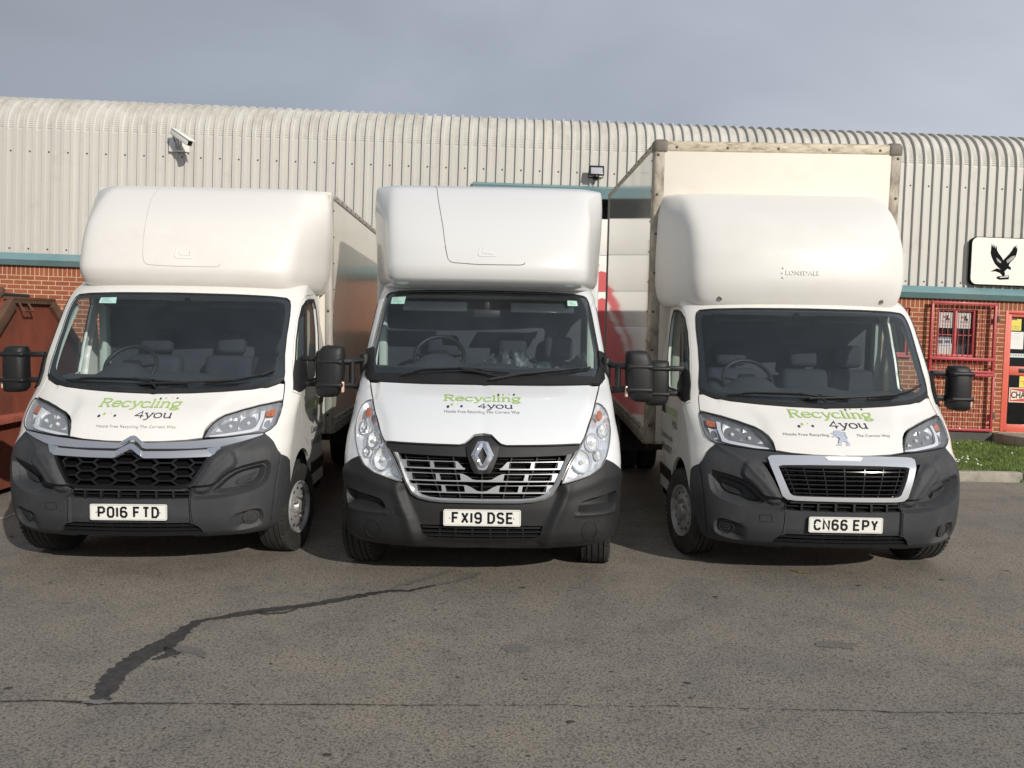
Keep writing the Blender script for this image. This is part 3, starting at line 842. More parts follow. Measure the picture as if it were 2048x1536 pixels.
# ================================================================== cab of the two lower-nosed trucks
D_GLASS = [(0, 1.262), (.15, 1.268), (.30, 1.280), (.45, 1.296), (.56, 1.318), (.64, 1.345), (.675, 1.375), (.678, 1.42), (.665, 1.55), (.672, 1.70), (.695, 1.86), (.700, 1.935), (.690, 1.975), (.655, 1.997), (.53, 2.008), (.30, 2.016), (0, 2.020)]
D_FRIT = [(0, 1.335), (.35, 1.343), (.50, 1.362), (.580, 1.395), (.605, 1.44), (.612, 1.56), (.625, 1.72), (.645, 1.87), (.645, 1.925), (.625, 1.958), (.56, 1.975), (.30, 1.985), (0, 1.99)]
D_HOODFRONT = [(0, .953), (.10, .955), (.20, .964), (.27, .978)]
D_HL = [(.272, .981), (.285, 1.035), (.302, 1.075), (.325, 1.105), (.352, 1.128), (.441, 1.162), (.533, 1.187), (.674, 1.210), (.712, 1.206), (.722, 1.178), (.722, 1.12), (.704, 1.056), (.66, 1.022), (.611, 1.001), (.53, .999), (.45, .991), (.36, .983)]
D_BUMPER_EDGE = [(.611, 1.001), (.655, .972), (.702, .935), (.760, .875), (.800, .846), (.888, .819), (.955, .785)]
WHEEL_Y, WHEEL_Z = 0.84, 0.345
def arch(S, a0, a1, r, rz=None, n=16, yc=WHEEL_Y, zc=0.36):
    rz = rz or r
    return side_pts(S, [(yc + r * cos(a0 + (a1 - a0) * k / n), zc + rz * sin(a0 + (a1 - a0) * k / n)) for k in range(n + 1)])

D_REC = [(.215, .655), (.222, .582), (.32, .585), (.494, .612), (.625, .655), (.672, .70), (.690, .812), (.566, .800), (.464, .777), (.393, .737), (.343, .673), (.30, .66)]
D_PK = [(.33, .615), (.45, .625), (.59, .66), (.645, .71), (.668, .785), (.566, .775), (.475, .752), (.41, .71), (.36, .65)]
D_SH = [(.33, .86), (.30, .78), (.25, .68), (.235, .62), (.297, .61), (.335, .68), (.385, .755), (.45, .80), (.44, .87), (.40, .91)]
D_FG = [(.386, .425), (.459, .458), (.564, .480), (.618, .468), (.636, .412), (.612, .362), (.486, .337), (.379, .332)]
D_REC, D_PK, D_SH, D_FG = [smooth_poly(q, True, 1) for q in (D_REC, D_PK, D_SH, D_FG)]
def crease_loops(polys, ds):
    out = []
    for q in polys:
        for d in ds:
            w = inset_ut(q, d); out += [(w, True), (flip(w), True)]
    return out
def duc_relief(u, t):
    a = np.abs(u); h = 0 * u
    # recess above the ledge, with the deeper pocket in it
    h -= 0.042 * sstep(sdp(u, t, D_REC), -0.014, 0.006)
    h -= 0.052 * sstep(sdp(u, t, D_PK), -0.014, 0.012)
    # raised shoulder beside the grille
    h += 0.024 * sstep(sdp(u, t, D_SH), -0.015, 0.014)
    # number plate panel steps back
    h -= 0.016 * sstep(.224 - a, 0, .007) * sstep(.665 - t, 0, .01)
    # fog lamp hollow
    h -= 0.034 * sstep(sdp(u, t, D_FG), -0.008, 0.016) * sstep(a, .39, .50)
    # crease at the corner and lower return
    s = sdp(u, t, [(.800, .845), (.770, .75), (.752, .658), (.718, .457), (.70, .36)], False)
    h -= 0.006 * np.exp(-(s / 0.008) ** 2)
    s = sdp(u, t, [(.611, 1.0), (.545, .955), (.44, .905), (.395, .845), (.33, .765), (.274, .676)], False)
    h += 0.006 * np.exp(-(s / 0.012) ** 2)
    h -= 0.03 * sstep(.345 - t, 0, .09)
    return h
def duc_hood_relief(u, t):
    rg = [(0, .90), (.262, .90), (.272, 1.0), (.286, 1.10), (.300, 1.19), (.35, 1.243), (.43, 1.272), (.52, 1.292), (.50, 1.40), (0, 1.40)]
    s = sdp(u, t, rg)
    return 0.014 * sstep(s, -0.03, 0.02)

def make_cab_body(root, S, paint, glass_half, front_edge_half, yback, kind, door_half, win_half, zroof, arch_r, arch_rz, axle_y):
    """white shell (roof, pillars, wings) with both doors cut out of it"""
    body = []
    rear_lo = (yback, 0.40)
    right = side_pts(S, [(yback, zroof - 0.03), (yback, 1.5), (yback, 0.42), (axle_y + arch_r, 0.42)]) + arch(S, radians(6), radians(150 if kind == 'duc' else 148), arch_r, arch_rz, yc=axle_y)
    tail = front_edge_half[::-1]                     # from the arch forward and up to the windscreen foot
    gl = glass_half
    half = right + tail + gl
    # outline: roof middle -> back right -> sill -> arch -> bumper edge -> lamp -> windscreen edge -> top middle
    outer = [(0, zroof)] + half
    whole = outer + [(-a, b) for a, b in outer[::-1] if abs(a) > 1e-6]
    holes = [door_half, flip(door_half)]
    mb = MB(); skin(mb, S, whole, holes, 0.035, 0, 0.025)
    return mb.build('cab_body', paint, root, 35)

def make_doors(root, S, paint, door, win, sides=(1, -1), lettering=True, relief=None, glass=side_glass, y0=0.98):
    for sg in sides:
        f = (lambda p: p) if sg > 0 else flip
        d = MB(); skin(d, S, f(inset_ut(door, 0.004)), [f(win)], 0.045, 0, 0.022, disp=relief)
        o = d.build('door', paint, root, 35)
        g = MB(); skin(g, S, f(inset_ut(win, -0.006)), (), 0.07, -0.012)
        g.build('side_window', glass, o)
        r = MB(); ribbon(r, S, f(win), 0.022, 0.001, 0.003, closed=True)
        r.build('window_seal', black_trim, o)
        h = MB(); hp = side_pts(S, [(1.52, 1.10), (1.52, 1.19), (1.66, 1.21), (1.68, 1.11)])
        skin(h, S, f(hp), (), 0.03, 0.004, 0.01)
        h.build('door_handle', black_trim, o)
        b = MB(); bp = side_pts(S, [(1.22, 0.54), (1.22, 0.64), (1.70, 0.64), (1.70, 0.54)])
        skin(b, S, f(bp), (), 0.05, 0.012, 0.015)
        b.build('rubbing_strip', black_trim, o)
        if lettering: hood_logo_door(o, S, sg, y0)
def inset_ut(poly, d):
    q = inset([(a * 1.2, b) for a, b in poly], d)
    return [(a / 1.2, b) for a, b in q]

def make_liner(root, S, axle_y, r, yback):
    """dark wheel housings, floor and chassis rails under the cab"""
    m = MB()
    for s in (-1, 1):
        vs_, fs = [], []; n = 16
        for k in range(n + 1):
            a = 0.1 + (pi - 0.3) * k / n
            for x in (0.955, 0.60): vs_.append((s * x, axle_y + r * 1.02 * cos(a), 0.36 + r * 1.03 * sin(a)))
        for k in range(n): fs.append([2 * k, 2 * k + 1, 2 * k + 3, 2 * k + 2])
        m.add(vs_, fs)
        m.box((s * 0.58, axle_y, 0.55), (0.03, 1.0, 0.55))
        m.box((s * 0.86, (axle_y + 0.45 + yback) / 2, 0.40), (0.2, yback - axle_y - 0.5, 0.1))
    m.box((0, 0.55, 0.42), (1.1, 0.5, 0.25)); m.box((0, 1.3, 0.5), (1.7, 0.9, 0.2))
    m.build('wheel_housing', void_black, root)

def wiper(root, S, line, arm, off=0.02):
    m = MB()
    L_ = densify([(a * 1.2, b) for a, b in line], 0.04, False)
    P = [S(np.array(a / 1.2), np.array(b)) + S.normal(np.array(a / 1.2), np.array(b)) * off for a, b in L_]
    m.tube([tuple(p) for p in P], 0.009, 6)
    m.tube([tuple(p + np.array((0, -0.012, 0.008))) for p in P[len(P) // 5: -len(P) // 5]], 0.007, 6)
    L_ = densify([(a * 1.2, b) for a, b in arm], 0.05, False)
    P = [S(np.array(a / 1.2), np.array(b)) + S.normal(np.array(a / 1.2), np.array(b)) * (off + 0.018) for a, b in L_]
    m.tube([tuple(p) for p in P], 0.010, 6)
    m.build('wiper', black_trim, root, 50)

def make_duc_lamp(root, S, sg, house):
    f = (lambda p: p) if sg > 0 else flip
    hl = D_HL
    b = MB()
    def base(u, t):
        s = sdp(u, t, hl); return -0.036 * sstep(s, 0.0, 0.022)
    skin(b, S, f(inset_ut(hl, 0.003)), (), 0.018, -0.004, 0.03, disp=base)
    o = b.build('headlight', house, root, 40)
    for c, ru, rt, sh in ((( .392, 1.075), .062, .048, [(.322, 1.035), (.345, 1.088), (.375, 1.112), (.415, 1.128), (.432, 1.088), (.420, 1.050), (.395, 1.036)]),
                          ((.492, 1.092), .062, .055, [(.437, 1.048), (.437, 1.130), (.538, 1.155), (.552, 1.110), (.540, 1.062)])):
        r = MB()
        skin(r, S, f(sh), (), 0.012, -0.026, 0.02, disp=lambda u, t, c=c, ru=ru, rt=rt: bowl(np.abs(u), t, c, ru, rt, 0.035))
        ro = r.build('lamp_reflector', reflector, o, 60)
        q = MB(); p = S(np.array(c[0] * sg), np.array(c[1])); n = S.normal(np.array(c[0] * sg), np.array(c[1]))
        q.tube([tuple(p - n * 0.055), tuple(p - n * 0.03), tuple(p - n * 0.02)], [0.012, 0.014, 0.006], 10)
        q.build('bulb', bulb_mat, ro)
    d = MB()
    skin(d, S, f([(.553, 1.160), (.584, 1.166), (.590, 1.110), (.570, 1.028), (.520, 1.018), (.40, 1.003), (.290, .988), (.296, 1.004), (.40, 1.021), (.525, 1.040), (.548, 1.058), (.562, 1.11)]), (), 0.012, -0.018, 0.02)
    d.build('running_light', drl_white, o)
    i = MB(); skin(i, S, f([(.600, 1.128), (.596, 1.160), (.664, 1.176), (.676, 1.138), (.662, 1.126)]), (), 0.015, -0.02, 0.015)
    i.build('indicator', orange_lens, o)
    w = MB(); skin(w, S, f([(.600, 1.118), (.668, 1.118), (.664, 1.075), (.635, 1.042), (.598, 1.045)]), (), 0.015, -0.024, 0.015, disp=lambda u, t: bowl(np.abs(u), t, (.634, 1.08), .05, .05, 0.02))
    w.build('side_reflector', reflector_plain, o)
    g = MB(); skin(g, S, f(inset_ut(hl, 0.006)), (), 0.03, 0.003)
    g.build('lamp_lens', lens_clear, o)
    e = MB(); ribbon(e, S, f(inset_ut(hl, 0.003)), 0.007, 0.0035, 0.003, closed=True)
    e.build('lamp_seal', black_trim, o)

def honeycomb(mb, S, poly, w, h, bar, off, depth):
    """flat-topped hexagon mesh cut to an outline (u in metres*1.2)"""
    P = np.array([(a * 1.2, b) for a, b in poly]); mn, mx = P.min(0), P.max(0)
    seen = set()
    nx = int((mx[0] - mn[0]) / (w * 0.75)) + 3; ny = int((mx[1] - mn[1]) / h) + 3
    for i in range(nx):
        for j in range(ny):
            cx = mn[0] + i * w * 0.75 - 0.5 * w; cy = mn[1] + (j + 0.5 * (i % 2)) * h - 0.4 * h
            c = [(cx + dx * w / 2, cy + dy * h / 2) for dx, dy in ((-1, 0), (-.55, 1), (.55, 1), (1, 0), (.55, -1), (-.55, -1))]
            for k in range(6):
                a, b = c[k], c[(k + 1) % 6]
                key = tuple(sorted(((round(a[0], 3), round(a[1], 3)), (round(b[0], 3), round(b[1], 3)))))
                if key in seen: continue
                seen.add(key)
                if inside(np.array([((a[0] + b[0]) / 2, (a[1] + b[1]) / 2)]), P)[0]:
                    ribbon(mb, S, [(a[0] / 1.2, a[1]), (b[0] / 1.2, b[1])], bar, off - depth, depth, res=0.05)

def make_duc(root, variant, paint, steer, plate, dz=0.0, lamp_dirty=False):
    S = DUC; yb = 1.80
    lamp_out = [(.66, 1.022), (.704, 1.056), (.722, 1.12), (.722, 1.178), (.712, 1.206)]
    fe = [(.690, 1.345)] + [(.712, 1.215)] + lamp_out[::-1] + D_BUMPER_EDGE
    door = side_pts(S, [(0.79, 1.235), (0.83, 1.10), (0.87, 0.96), (0.96, 0.885), (1.12, 0.80), (1.25, 0.66), (1.31, 0.50), (1.31, 0.44), (1.70, 0.44), (1.71, 1.0)]) + \
        [(1.72, 1.20), (1.645, 1.60), (1.545, 1.88), (1.45, 2.03), (1.33, 2.055), (.93, 2.025), (.835, 1.96), (.772, 1.82), (.752, 1.66), (.752, 1.48), (.795, 1.27)]
    win = [(.835, 1.335), (.787, 1.46), (.784, 1.66), (.806, 1.82), (.858, 1.93), (.952, 1.975), (1.10, 1.993), (1.30, 1.997), (1.385, 1.93), (1.48, 1.72), (1.555, 1.48), (1.56, 1.36), (1.48, 1.335)]
    make_cab_body(root, S, paint, D_GLASS[6:], fe, yb, 'duc', door, win, 2.195, 0.425, 0.455, WHEEL_Y)
    make_doors(root, S, paint, door, win)
    # bonnet
    tip = [(.352, 1.134), (.441, 1.168), (.533, 1.193), (.674, 1.216), (.704, 1.222), (.684, 1.335), (.64, 1.339)]
    hood = D_HOODFRONT + [(.277, 1.035), (.294, 1.078), (.318, 1.110)] + tip + [(.56, 1.312), (.45, 1.290), (.30, 1.274), (.15, 1.262), (0, 1.256)]
    m = MB(); skin(m, S, inset_ut(mirror_half(hood), 0.004), (), 0.03, 0, 0.03, disp=duc_hood_relief)
    m.build('bonnet', paint, root, 40)
    m = MB(); skin(m, S, mirror_half([(0, .93), (.28, .95), (.29, 1.0), (.36, 1.1), (.70, 1.16), (.76, 1.20), (.72, 1.30), (.56, 1.25), (0, 1.20)]), (), 0.06, -0.13)
    m.build('dark_gap_liner', void_black, root)  # black sheet under the bonnet, painting shade into its panel gaps
    # bumper with its openings
    grille = [(0, .654), (.19, .655), (.215, .663), (.240, .682), (.275, .760), (.320, .862), (.345, .905), (0, .905)]
    slot = [(0, .574), (.218, .577), (.222, .585), (.222, .622), (.216, .630), (0, .636)]
    low = [(0, .318), (.275, .322), (.262, .365), (.238, .398), (.20, .402), (0, .404)]
    bump = [(0, .272), (.20, .272), (.36, .270), (.50, .268), (.66, .272), (.745, .285), (.80, .36), (.845, .468)] + \
        arch(S, radians(166), radians(150), 0.415, 0.445, 4, WHEEL_Y) + D_BUMPER_EDGE[::-1] + [(.53, .994), (.45, .986), (.36, .978), (.275, .972), (.20, .958), (.10, .949), (0, .947)]
    wg, ws, wl = mirror_half(grille), mirror_half(slot), mirror_half(low)
    m = MB(); skin(m, S, mirror_half(bump), [wg, ws, wl], 0.011, 0.004, 0.05, disp=duc_relief, loops=crease_loops([D_REC], (-.014, -.004, .006)) + crease_loops([D_PK], (-.014, -.001, .012)) + crease_loops([D_SH], (-.015, 0, .014)) + crease_loops([D_FG], (-.008, .004, .016)) + [([(k * x, .40), (k * x, .66)], False) for k in (1, -1) for x in (.224, .2205, .217)])
    bo = m.build('front_bumper', plastic_grey, root, 38)
    m = MB()
    for q, o_ in ((wg, -0.075), (ws, -0.05), (wl, -0.06)): skin(m, S, inset_ut(q, -0.02), (), 0.06, o_)
    m.build('grille_void', void_black, bo)
    m = MB()
    for k in range(1, 7): ribbon(m, S, [(-.222 + .444 * k / 7, .574), (-.222 + .444 * k / 7, .636)], 0.010, -0.045, 0.035)
    ribbon(m, S, [(-.222, .607), (.222, .607)], 0.006, -0.045, 0.018)
    for z in (.345, .378): ribbon(m, S, [(-.262, z), (.262, z)], 0.008, -0.05, 0.040)
    for k in range(1, 8): ribbon(m, S, [(-.25 + .5 * k / 8, .32), (-.25 + .5 * k / 8, .402)], 0.006, -0.05, 0.025)
    ribbon(m, S, [(-.285, .322), (.285, .322)], 0.014, -0.02, 0.03)
    m.build('intake_grille', black_trim, bo)
    for sg in (1, -1):
        f = (lambda p: p) if sg > 0 else flip
        v = MB(); vp = [(.45, .678), (.476, .708), (.565, .728), (.621, .738), (.613, .708), (.565, .668), (.462, .655)]
        skin(v, S, f(vp), (), 0.02, -0.084, 0.01)
        v.build('fog_vent', black_trim, bo)
        v = MB()
        for k in range(3):
            e = .16 + .3 * k
            ribbon(v, S, f([(.458 + .02 * e, .660 + .038 * e), (.56 + .006 * e, .674 + .05 * e), (.609 + .008 * e, .713 + .022 * e)]), 0.008, -0.081, 0.010)
        v.build('vent_slats', plastic_grey, bo)
        c = MB(); skin(c, S, f(ell((.545, .412), .058, .055)), (), 0.02, -0.024, 0.02)
        for k in (-1, 0, 1): ribbon(c, S, f([(.515, .412 + k * .022), (.575, .416 + k * .022)]), 0.006, -0.022, 0.005)
        ribbon(c, S, f(ell((.545, .412), .055, .052)), 0.007, -0.022, 0.006, closed=True)
        c.build('fog_cap', plastic_grey, bo)
    sm = MB()
    for sg in (1, -1):
        f = (lambda p: p) if sg > 0 else flip
        ribbon(sm, S, f([(.226, .655), (.228, .60), (.227, .50), (.232, .41)]), 0.0028, 0.0012, disp=lambda u, t: duc_relief(u, t) + .004)
        ribbon(sm, S, f([(.802, .842), (.775, .75), (.755, .658), (.722, .457), (.702, .34)]), 0.0030, 0.0012, disp=lambda u, t: duc_relief(u, t) + .004)
    ribbon(sm, S, [(-.345, .535), (-.285, .54), (-.283, .49), (-.340, .487)], 0.0026, 0.0012, closed=True, disp=lambda u, t: duc_relief(u, t) + .004)
    sm.build('bumper_seam', void_black, bo)
    if variant == 'chevron':
        g = MB(); honeycomb(g, S, inset_ut(wg, 0.012), 0.115, 0.062, 0.010, -0.018, 0.03)
        ribbon(g, S, inset_ut(wg, 0.006), 0.02, -0.03, 0.034, closed=True)
        ribbon(g, S, [(-.31, .70), (-.26, .70)], .006, -.03, .02)
        g.build('grille', black_gloss, root, 30)
        # two bars that rise to chevrons in the middle
        def bar(top, bot):
            mb = MB(); half = top + bot[::-1]
            skin(mb, S, half + [(-a, b) for a, b in half[::-1] if abs(a) > 1e-6], (), 0.018, 0.014, 0.03)
            return mb
        up = bar([(0, .992), (.010, .988), (.034, .955), (.048, .946), (.208, .957), (.38, .976), (.50, .990), (.600, .998)],
                 [(0, .962), (.010, .958), (.040, .917), (.052, .911), (.216, .911), (.362, .919), (.457, .945), (.60, .989)])
        up.build('upper_bar', silver_grey, root, 40)
        lo = bar([(0, .938), (.008, .934), (.040, .902), (.050, .896), (.149, .897), (.33, .906), (.366, .913)],
                 [(0, .908), (.008, .903), (.048, .859), (.056, .855), (.152, .856), (.318, .862), (.345, .890)])
        lo.build('lower_bar', silver_grey, root, 40)
        e = MB()
        for top, bot in (([(0, .992), (.010, .988), (.036, .952)], [(0, .964), (.008, .960), (.036, .925)]), ([(0, .938), (.008, .934), (.042, .898)], [(0, .910), (.007, .906), (.042, .868)])):
            half = top + bot[::-1]
            skin(e, S, half + [(-a, b) for a, b in half[::-1] if abs(a) > 1e-6], (), 0.02, 0.022, 0.012)
        e.build('emblem', chrome, root, 30)
        for sg in (1, -1):
            f = (lambda p: p) if sg > 0 else flip
            t = MB(); skin(t, S, f([(.366, .918), (.30, .909), (.334, .872)]), (), 0.02, 0.019, 0.01)
            t.build('bar_tip', chrome, root)
        k = MB(); skin(k, S, mirror_half([(0, .890), (.05, .893), (.33, .900), (.365, .915), (.36, .921), (.216, .913), (0, .915)]), (), 0.04, 0.006)
        k.build('bar_shadow_gap', black_trim, root)
    else:
        fo = [(0, .952), (.14, .951), (.26, .945), (.297, .940), (.313, .925), (.305, .885), (.262, .745), (.245, .682), (.225, .660), (.19, .654), (0, .654)]
        fi = [(0, .894), (.13, .892), (.25, .886), (.268, .880), (.244, .800), (.213, .702), (.200, .688), (.18, .684), (0, .684)]
        m = MB(); skin(m, S, mirror_half(fo), [mirror_half(fi)], 0.014, 0.02, 0.06)
        m.build('grille_surround', mat('frame_silver', (0.74, 0.745, 0.76), 0.2, metal=0.75, coat=0.4), root, 40)
        m = MB(); skin(m, S, mirror_half([(0, .946), (.055, .945), (.072, .940), (.060, .920), (0, .920)]), (), 0.03, 0.024, 0.01)
        m.build('grille_badge', mat('pearl', (0.80, 0.80, 0.80), 0.25, coat=0.6), root)
        g = MB()
        for k in range(6): z = .705 + .031 * k; w = .200 + .052 * (k / 5.2); ribbon(g, S, [(-w, z), (w, z)], 0.007, -0.035, 0.03)
        for k in range(7):
            x0 = -.185 + .37 * k / 6; ribbon(g, S, [(x0, .686), (x0 * 1.28, .888)], 0.005, -0.036, 0.018)
        g.build('grille', black_gloss, root, 30)
        # standing lion outline, cut from polished metal
        ln = [(345, 300), (385, 280), (440, 290), (452, 252), (490, 226), (545, 212), (600, 220), (640, 245), (675, 290), (692, 335), (690, 375), (664, 402), (722, 470), (772, 552), (802, 620), (772, 640), (690, 636), (684, 604), (728, 575), (640, 512), (608, 514), (562, 580), (556, 632), (420, 632), (430, 602), (482, 582), (492, 520), (545, 455), (520, 414), (450, 402), (390, 412), (345, 402), (388, 370), (448, 372), (452, 348), (400, 332)]
        tail = [(752, 322), (738, 284), (715, 262), (694, 268), (700, 305), (728, 358), (752, 418), (735, 452), (700, 440)]
        def lz(x, y): return (x - 575) * .000262 + 0.012, 1.116 - (y - 212) * .000222
        e = MB(); P_ = np.array([lz(*q) for q in ln]); U = S.u_of_x(P_[:, 0], P_[:, 1])
        skin(e, S, [(float(a), float(b)) for a, b in zip(U, P_[:, 1])], (), 0.012, 0.020, 0.006)
        P_ = np.array([lz(*q) for q in tail]); U = S.u_of_x(P_[:, 0], P_[:, 1])
        ribbon(e, S, [(float(a), float(b)) for a, b in zip(U, P_[:, 1])], 0.006, 0.015, 0.005)
        e.build('emblem', mat('emblem_silver', (0.60, 0.63, 0.72), 0.3, metal=0.45), root, 25)
    for sg in (1, -1): make_duc_lamp(root, S, sg, mat('lamp_silver', (0.30, 0.31, 0.33), 0.28, metal=0.3) if variant == 'chevron' else lamp_house)
    finish_cab(root, S, D_GLASS, D_FRIT, 1.262)
    # cowl at the foot of the glass
    c = MB(); skin(c, S, mirror_half([(0, 1.258), (.15, 1.264), (.30, 1.276), (.45, 1.292), (.56, 1.314), (.64, 1.342), (.676, 1.372), (.660, 1.385), (.56, 1.348), (.45, 1.322), (.30, 1.306), (0, 1.292)]), (), 0.03, 0.006, 0.01)
    c.build('cowl', black_trim, root)
    c = MB()
    for k in range(4): ribbon(c, S, [(-.45, 1.292 + .006 * k + .012), (-.30, 1.279 + .006 * k), (0, 1.266 + .006 * k), (.30, 1.279 + .006 * k), (.45, 1.292 + .006 * k + .012)], .0022, .0065, .002)
    c.build('cowl_vent', plastic_grey, root)
    wiper(root, S, [(-.46, 1.335), (-.30, 1.352), (-.10, 1.352), (.12, 1.335)], [(.005, 1.285), (-.02, 1.33), (-.09, 1.353)])
    wiper(root, S, [(.20, 1.325), (.35, 1.352), (.50, 1.395), (.585, 1.435)], [(-.06, 1.31), (.12, 1.325), (.36, 1.352)])
    for sg in (1, -1):
        f = (lambda p: p) if sg > 0 else flip
        t = MB(); skin(t, S, f([(.79, 1.29), (.765, 1.40), (.775, 1.50), (.85, 1.53), (.93, 1.47), (1.06, 1.40), (1.08, 1.30), (.90, 1.265)]), (), 0.04, 0.016, 0.03)
        t.build('mirror_mount', black_trim, root, 40)
        make_mirror(root, S, sg, 0.86, 1.41)
    for sg in (1, -1):
        f = (lambda p: p) if sg > 0 else flip
        q = MB(); skin(q, S, f([(.705, 1.36), (.700, 1.93), (.80, 1.965), (.90, 1.93), (.885, 1.62), (.93, 1.36)]), (), 0.05, -0.05, 0.02)
        q.build('pillar_trim', trim_pale, root)
    make_plate(root, S, plate, 0.005, 0.487)
    make_interior(root, S, 0.60, 1.33, yb - 0.03, ywheel=1.08, zwheel=1.43)
    make_liner(root, S, WHEEL_Y, 0.425, yb)
    for sg in (1, -1): make_wheel(root, 'wheel', sg * 0.985, WHEEL_Y + 0.02, 0.345 + dz, steer)
    m = MB(); m.box((0, yb - 0.005, 1.30), (1.9, 0.01, 1.7)); m.build('cab_back', paint, root)

def finish_cab(root, S, glass, frit, zlow):
    g = MB(); skin(g, S, inset_ut(mirror_half(glass), 0.002), (), 0.06, 0.0)
    wo = g.build('windscreen', screen_glass, root)
    b = MB(); skin(b, S, inset_ut(mirror_half(glass), 0.003), [mirror_half(frit)], 0.03, -0.004)
    b.build('windscreen_border', frit_black, wo)
    s = MB(); ribbon(s, S, mirror_half(glass), 0.009, 0.001, 0.002, closed=True)
    s.build('windscreen_seal', black_trim, wo)

# ================================================================== cab of the middle truck
M_GLASS = [(0, 1.366), (.283, 1.365), (.59, 1.368), (.69, 1.372), (.745, 1.385), (.772, 1.42), (.772, 1.50), (.764, 1.60), (.757, 1.70), (.750, 1.82), (.742, 1.95), (.735, 2.01), (.715, 2.045), (.68, 2.060), (.57, 2.073), (.30, 2.082), (0, 2.085)]
M_FRIT = [(0, 1.487), (.40, 1.482), (.62, 1.477), (.66, 1.490), (.683, 1.535), (.680, 1.70), (.672, 1.85), (.668, 1.96), (.655, 2.005), (.63, 2.032), (.55, 2.047), (.30, 2.062), (0, 2.068)]
M_HL = [(.612, 1.252), (.640, 1.249), (.677, 1.236), (.715, 1.210), (.740, 1.18), (.755, 1.13), (.738, 1.07), (.69, .99), (.637, .905), (.575, .838), (.485, .790), (.40, .764), (.345, .748), (.315, .742), (.320, .760), (.342, .822), (.372, .888), (.41, .948), (.445, .998), (.515, 1.10), (.56, 1.165), (.603, 1.240)]
M_HOODFRONT = [(0, 1.064), (.030, 1.054), (.050, 1.020), (.064, 1.000), (.085, .991), (.235, .993), (.35, .995), (.441, .998)]
M_FRAME_O = [(0, .618), (.14, .619), (.19, .626), (.235, .641), (.268, .668), (.300, .735), (.345, .866), (.381, .932)]
M_FRAME_I = [(0, .645), (.145, .647), (.19, .653), (.222, .667), (.244, .690), (.277, .738), (.318, .850), (.352, .932)]
M_BEDGE = [(.620, .890), (.70, .862), (.79, .826), (.915, .776)]
M_AXLE = 0.80
M_REC = smooth_poly([(.770, .668), (.615, .650), (.45, .628), (.41, .600), (.395, .545), (.50, .537), (.62, .537), (.735, .540), (.775, .600)], True, 1)
M_MID = [(0, .20), (.215, .30), (.240, .40), (.265, .49), (.305, .60), (.33, .68), (.30, .74), (0, .74)]
def mas_relief(u, t):
    a = np.abs(u); h = 0 * u
    s = sdp(u, t, M_REC); h -= 0.062 * sstep(s, -0.004, 0.018) * np.clip((t - .530) / .062, 0.12, 1)
    s = sdp(u, t, [(.385, .530), (.50, .524), (.62, .524), (.745, .527)], False); h += 0.006 * np.exp(-(s / 0.010) ** 2)
    # the middle sits back from two rounded cheeks
    mid = M_MID[1:-1]
    s = sdp(u, t, [(-.5, .20)] + mid[:-1] + [(.30, .80), (-.5, .80)]); h -= 0.030 * sstep(s, -0.02, 0.045)
    s = sdp(u, t, [(.345, .72), (.318, .61), (.278, .49), (.255, .38), (.245, .30)], False)
    h += 0.010 * np.exp(-(s / 0.03) ** 2)
    s = sdp(u, t, [(.292, .600), (.360, .592), (.336, .508), (.266, .516)]); h -= 0.003 * np.exp(-(s / 0.005) ** 2) * (u < 0)
    # bulge under the lamps
    s = sdp(u, t, [(.95, .74), (.80, .77), (.60, .77), (.45, .72), (.36, .69)], False); h += 0.008 * np.exp(-(s / 0.04) ** 2)
    h -= 0.035 * sstep(.35 - t, 0, .10)
    return h
def mas_hood_relief(u, t):
    rg = [(0, .9), (.40, .9), (.42, 1.0), (.455, 1.10), (.50, 1.18), (.56, 1.25), (.60, 1.40), (0, 1.40)]
    s = sdp(u, t, rg)
    return 0.012 * sstep(s, -0.035, 0.03)

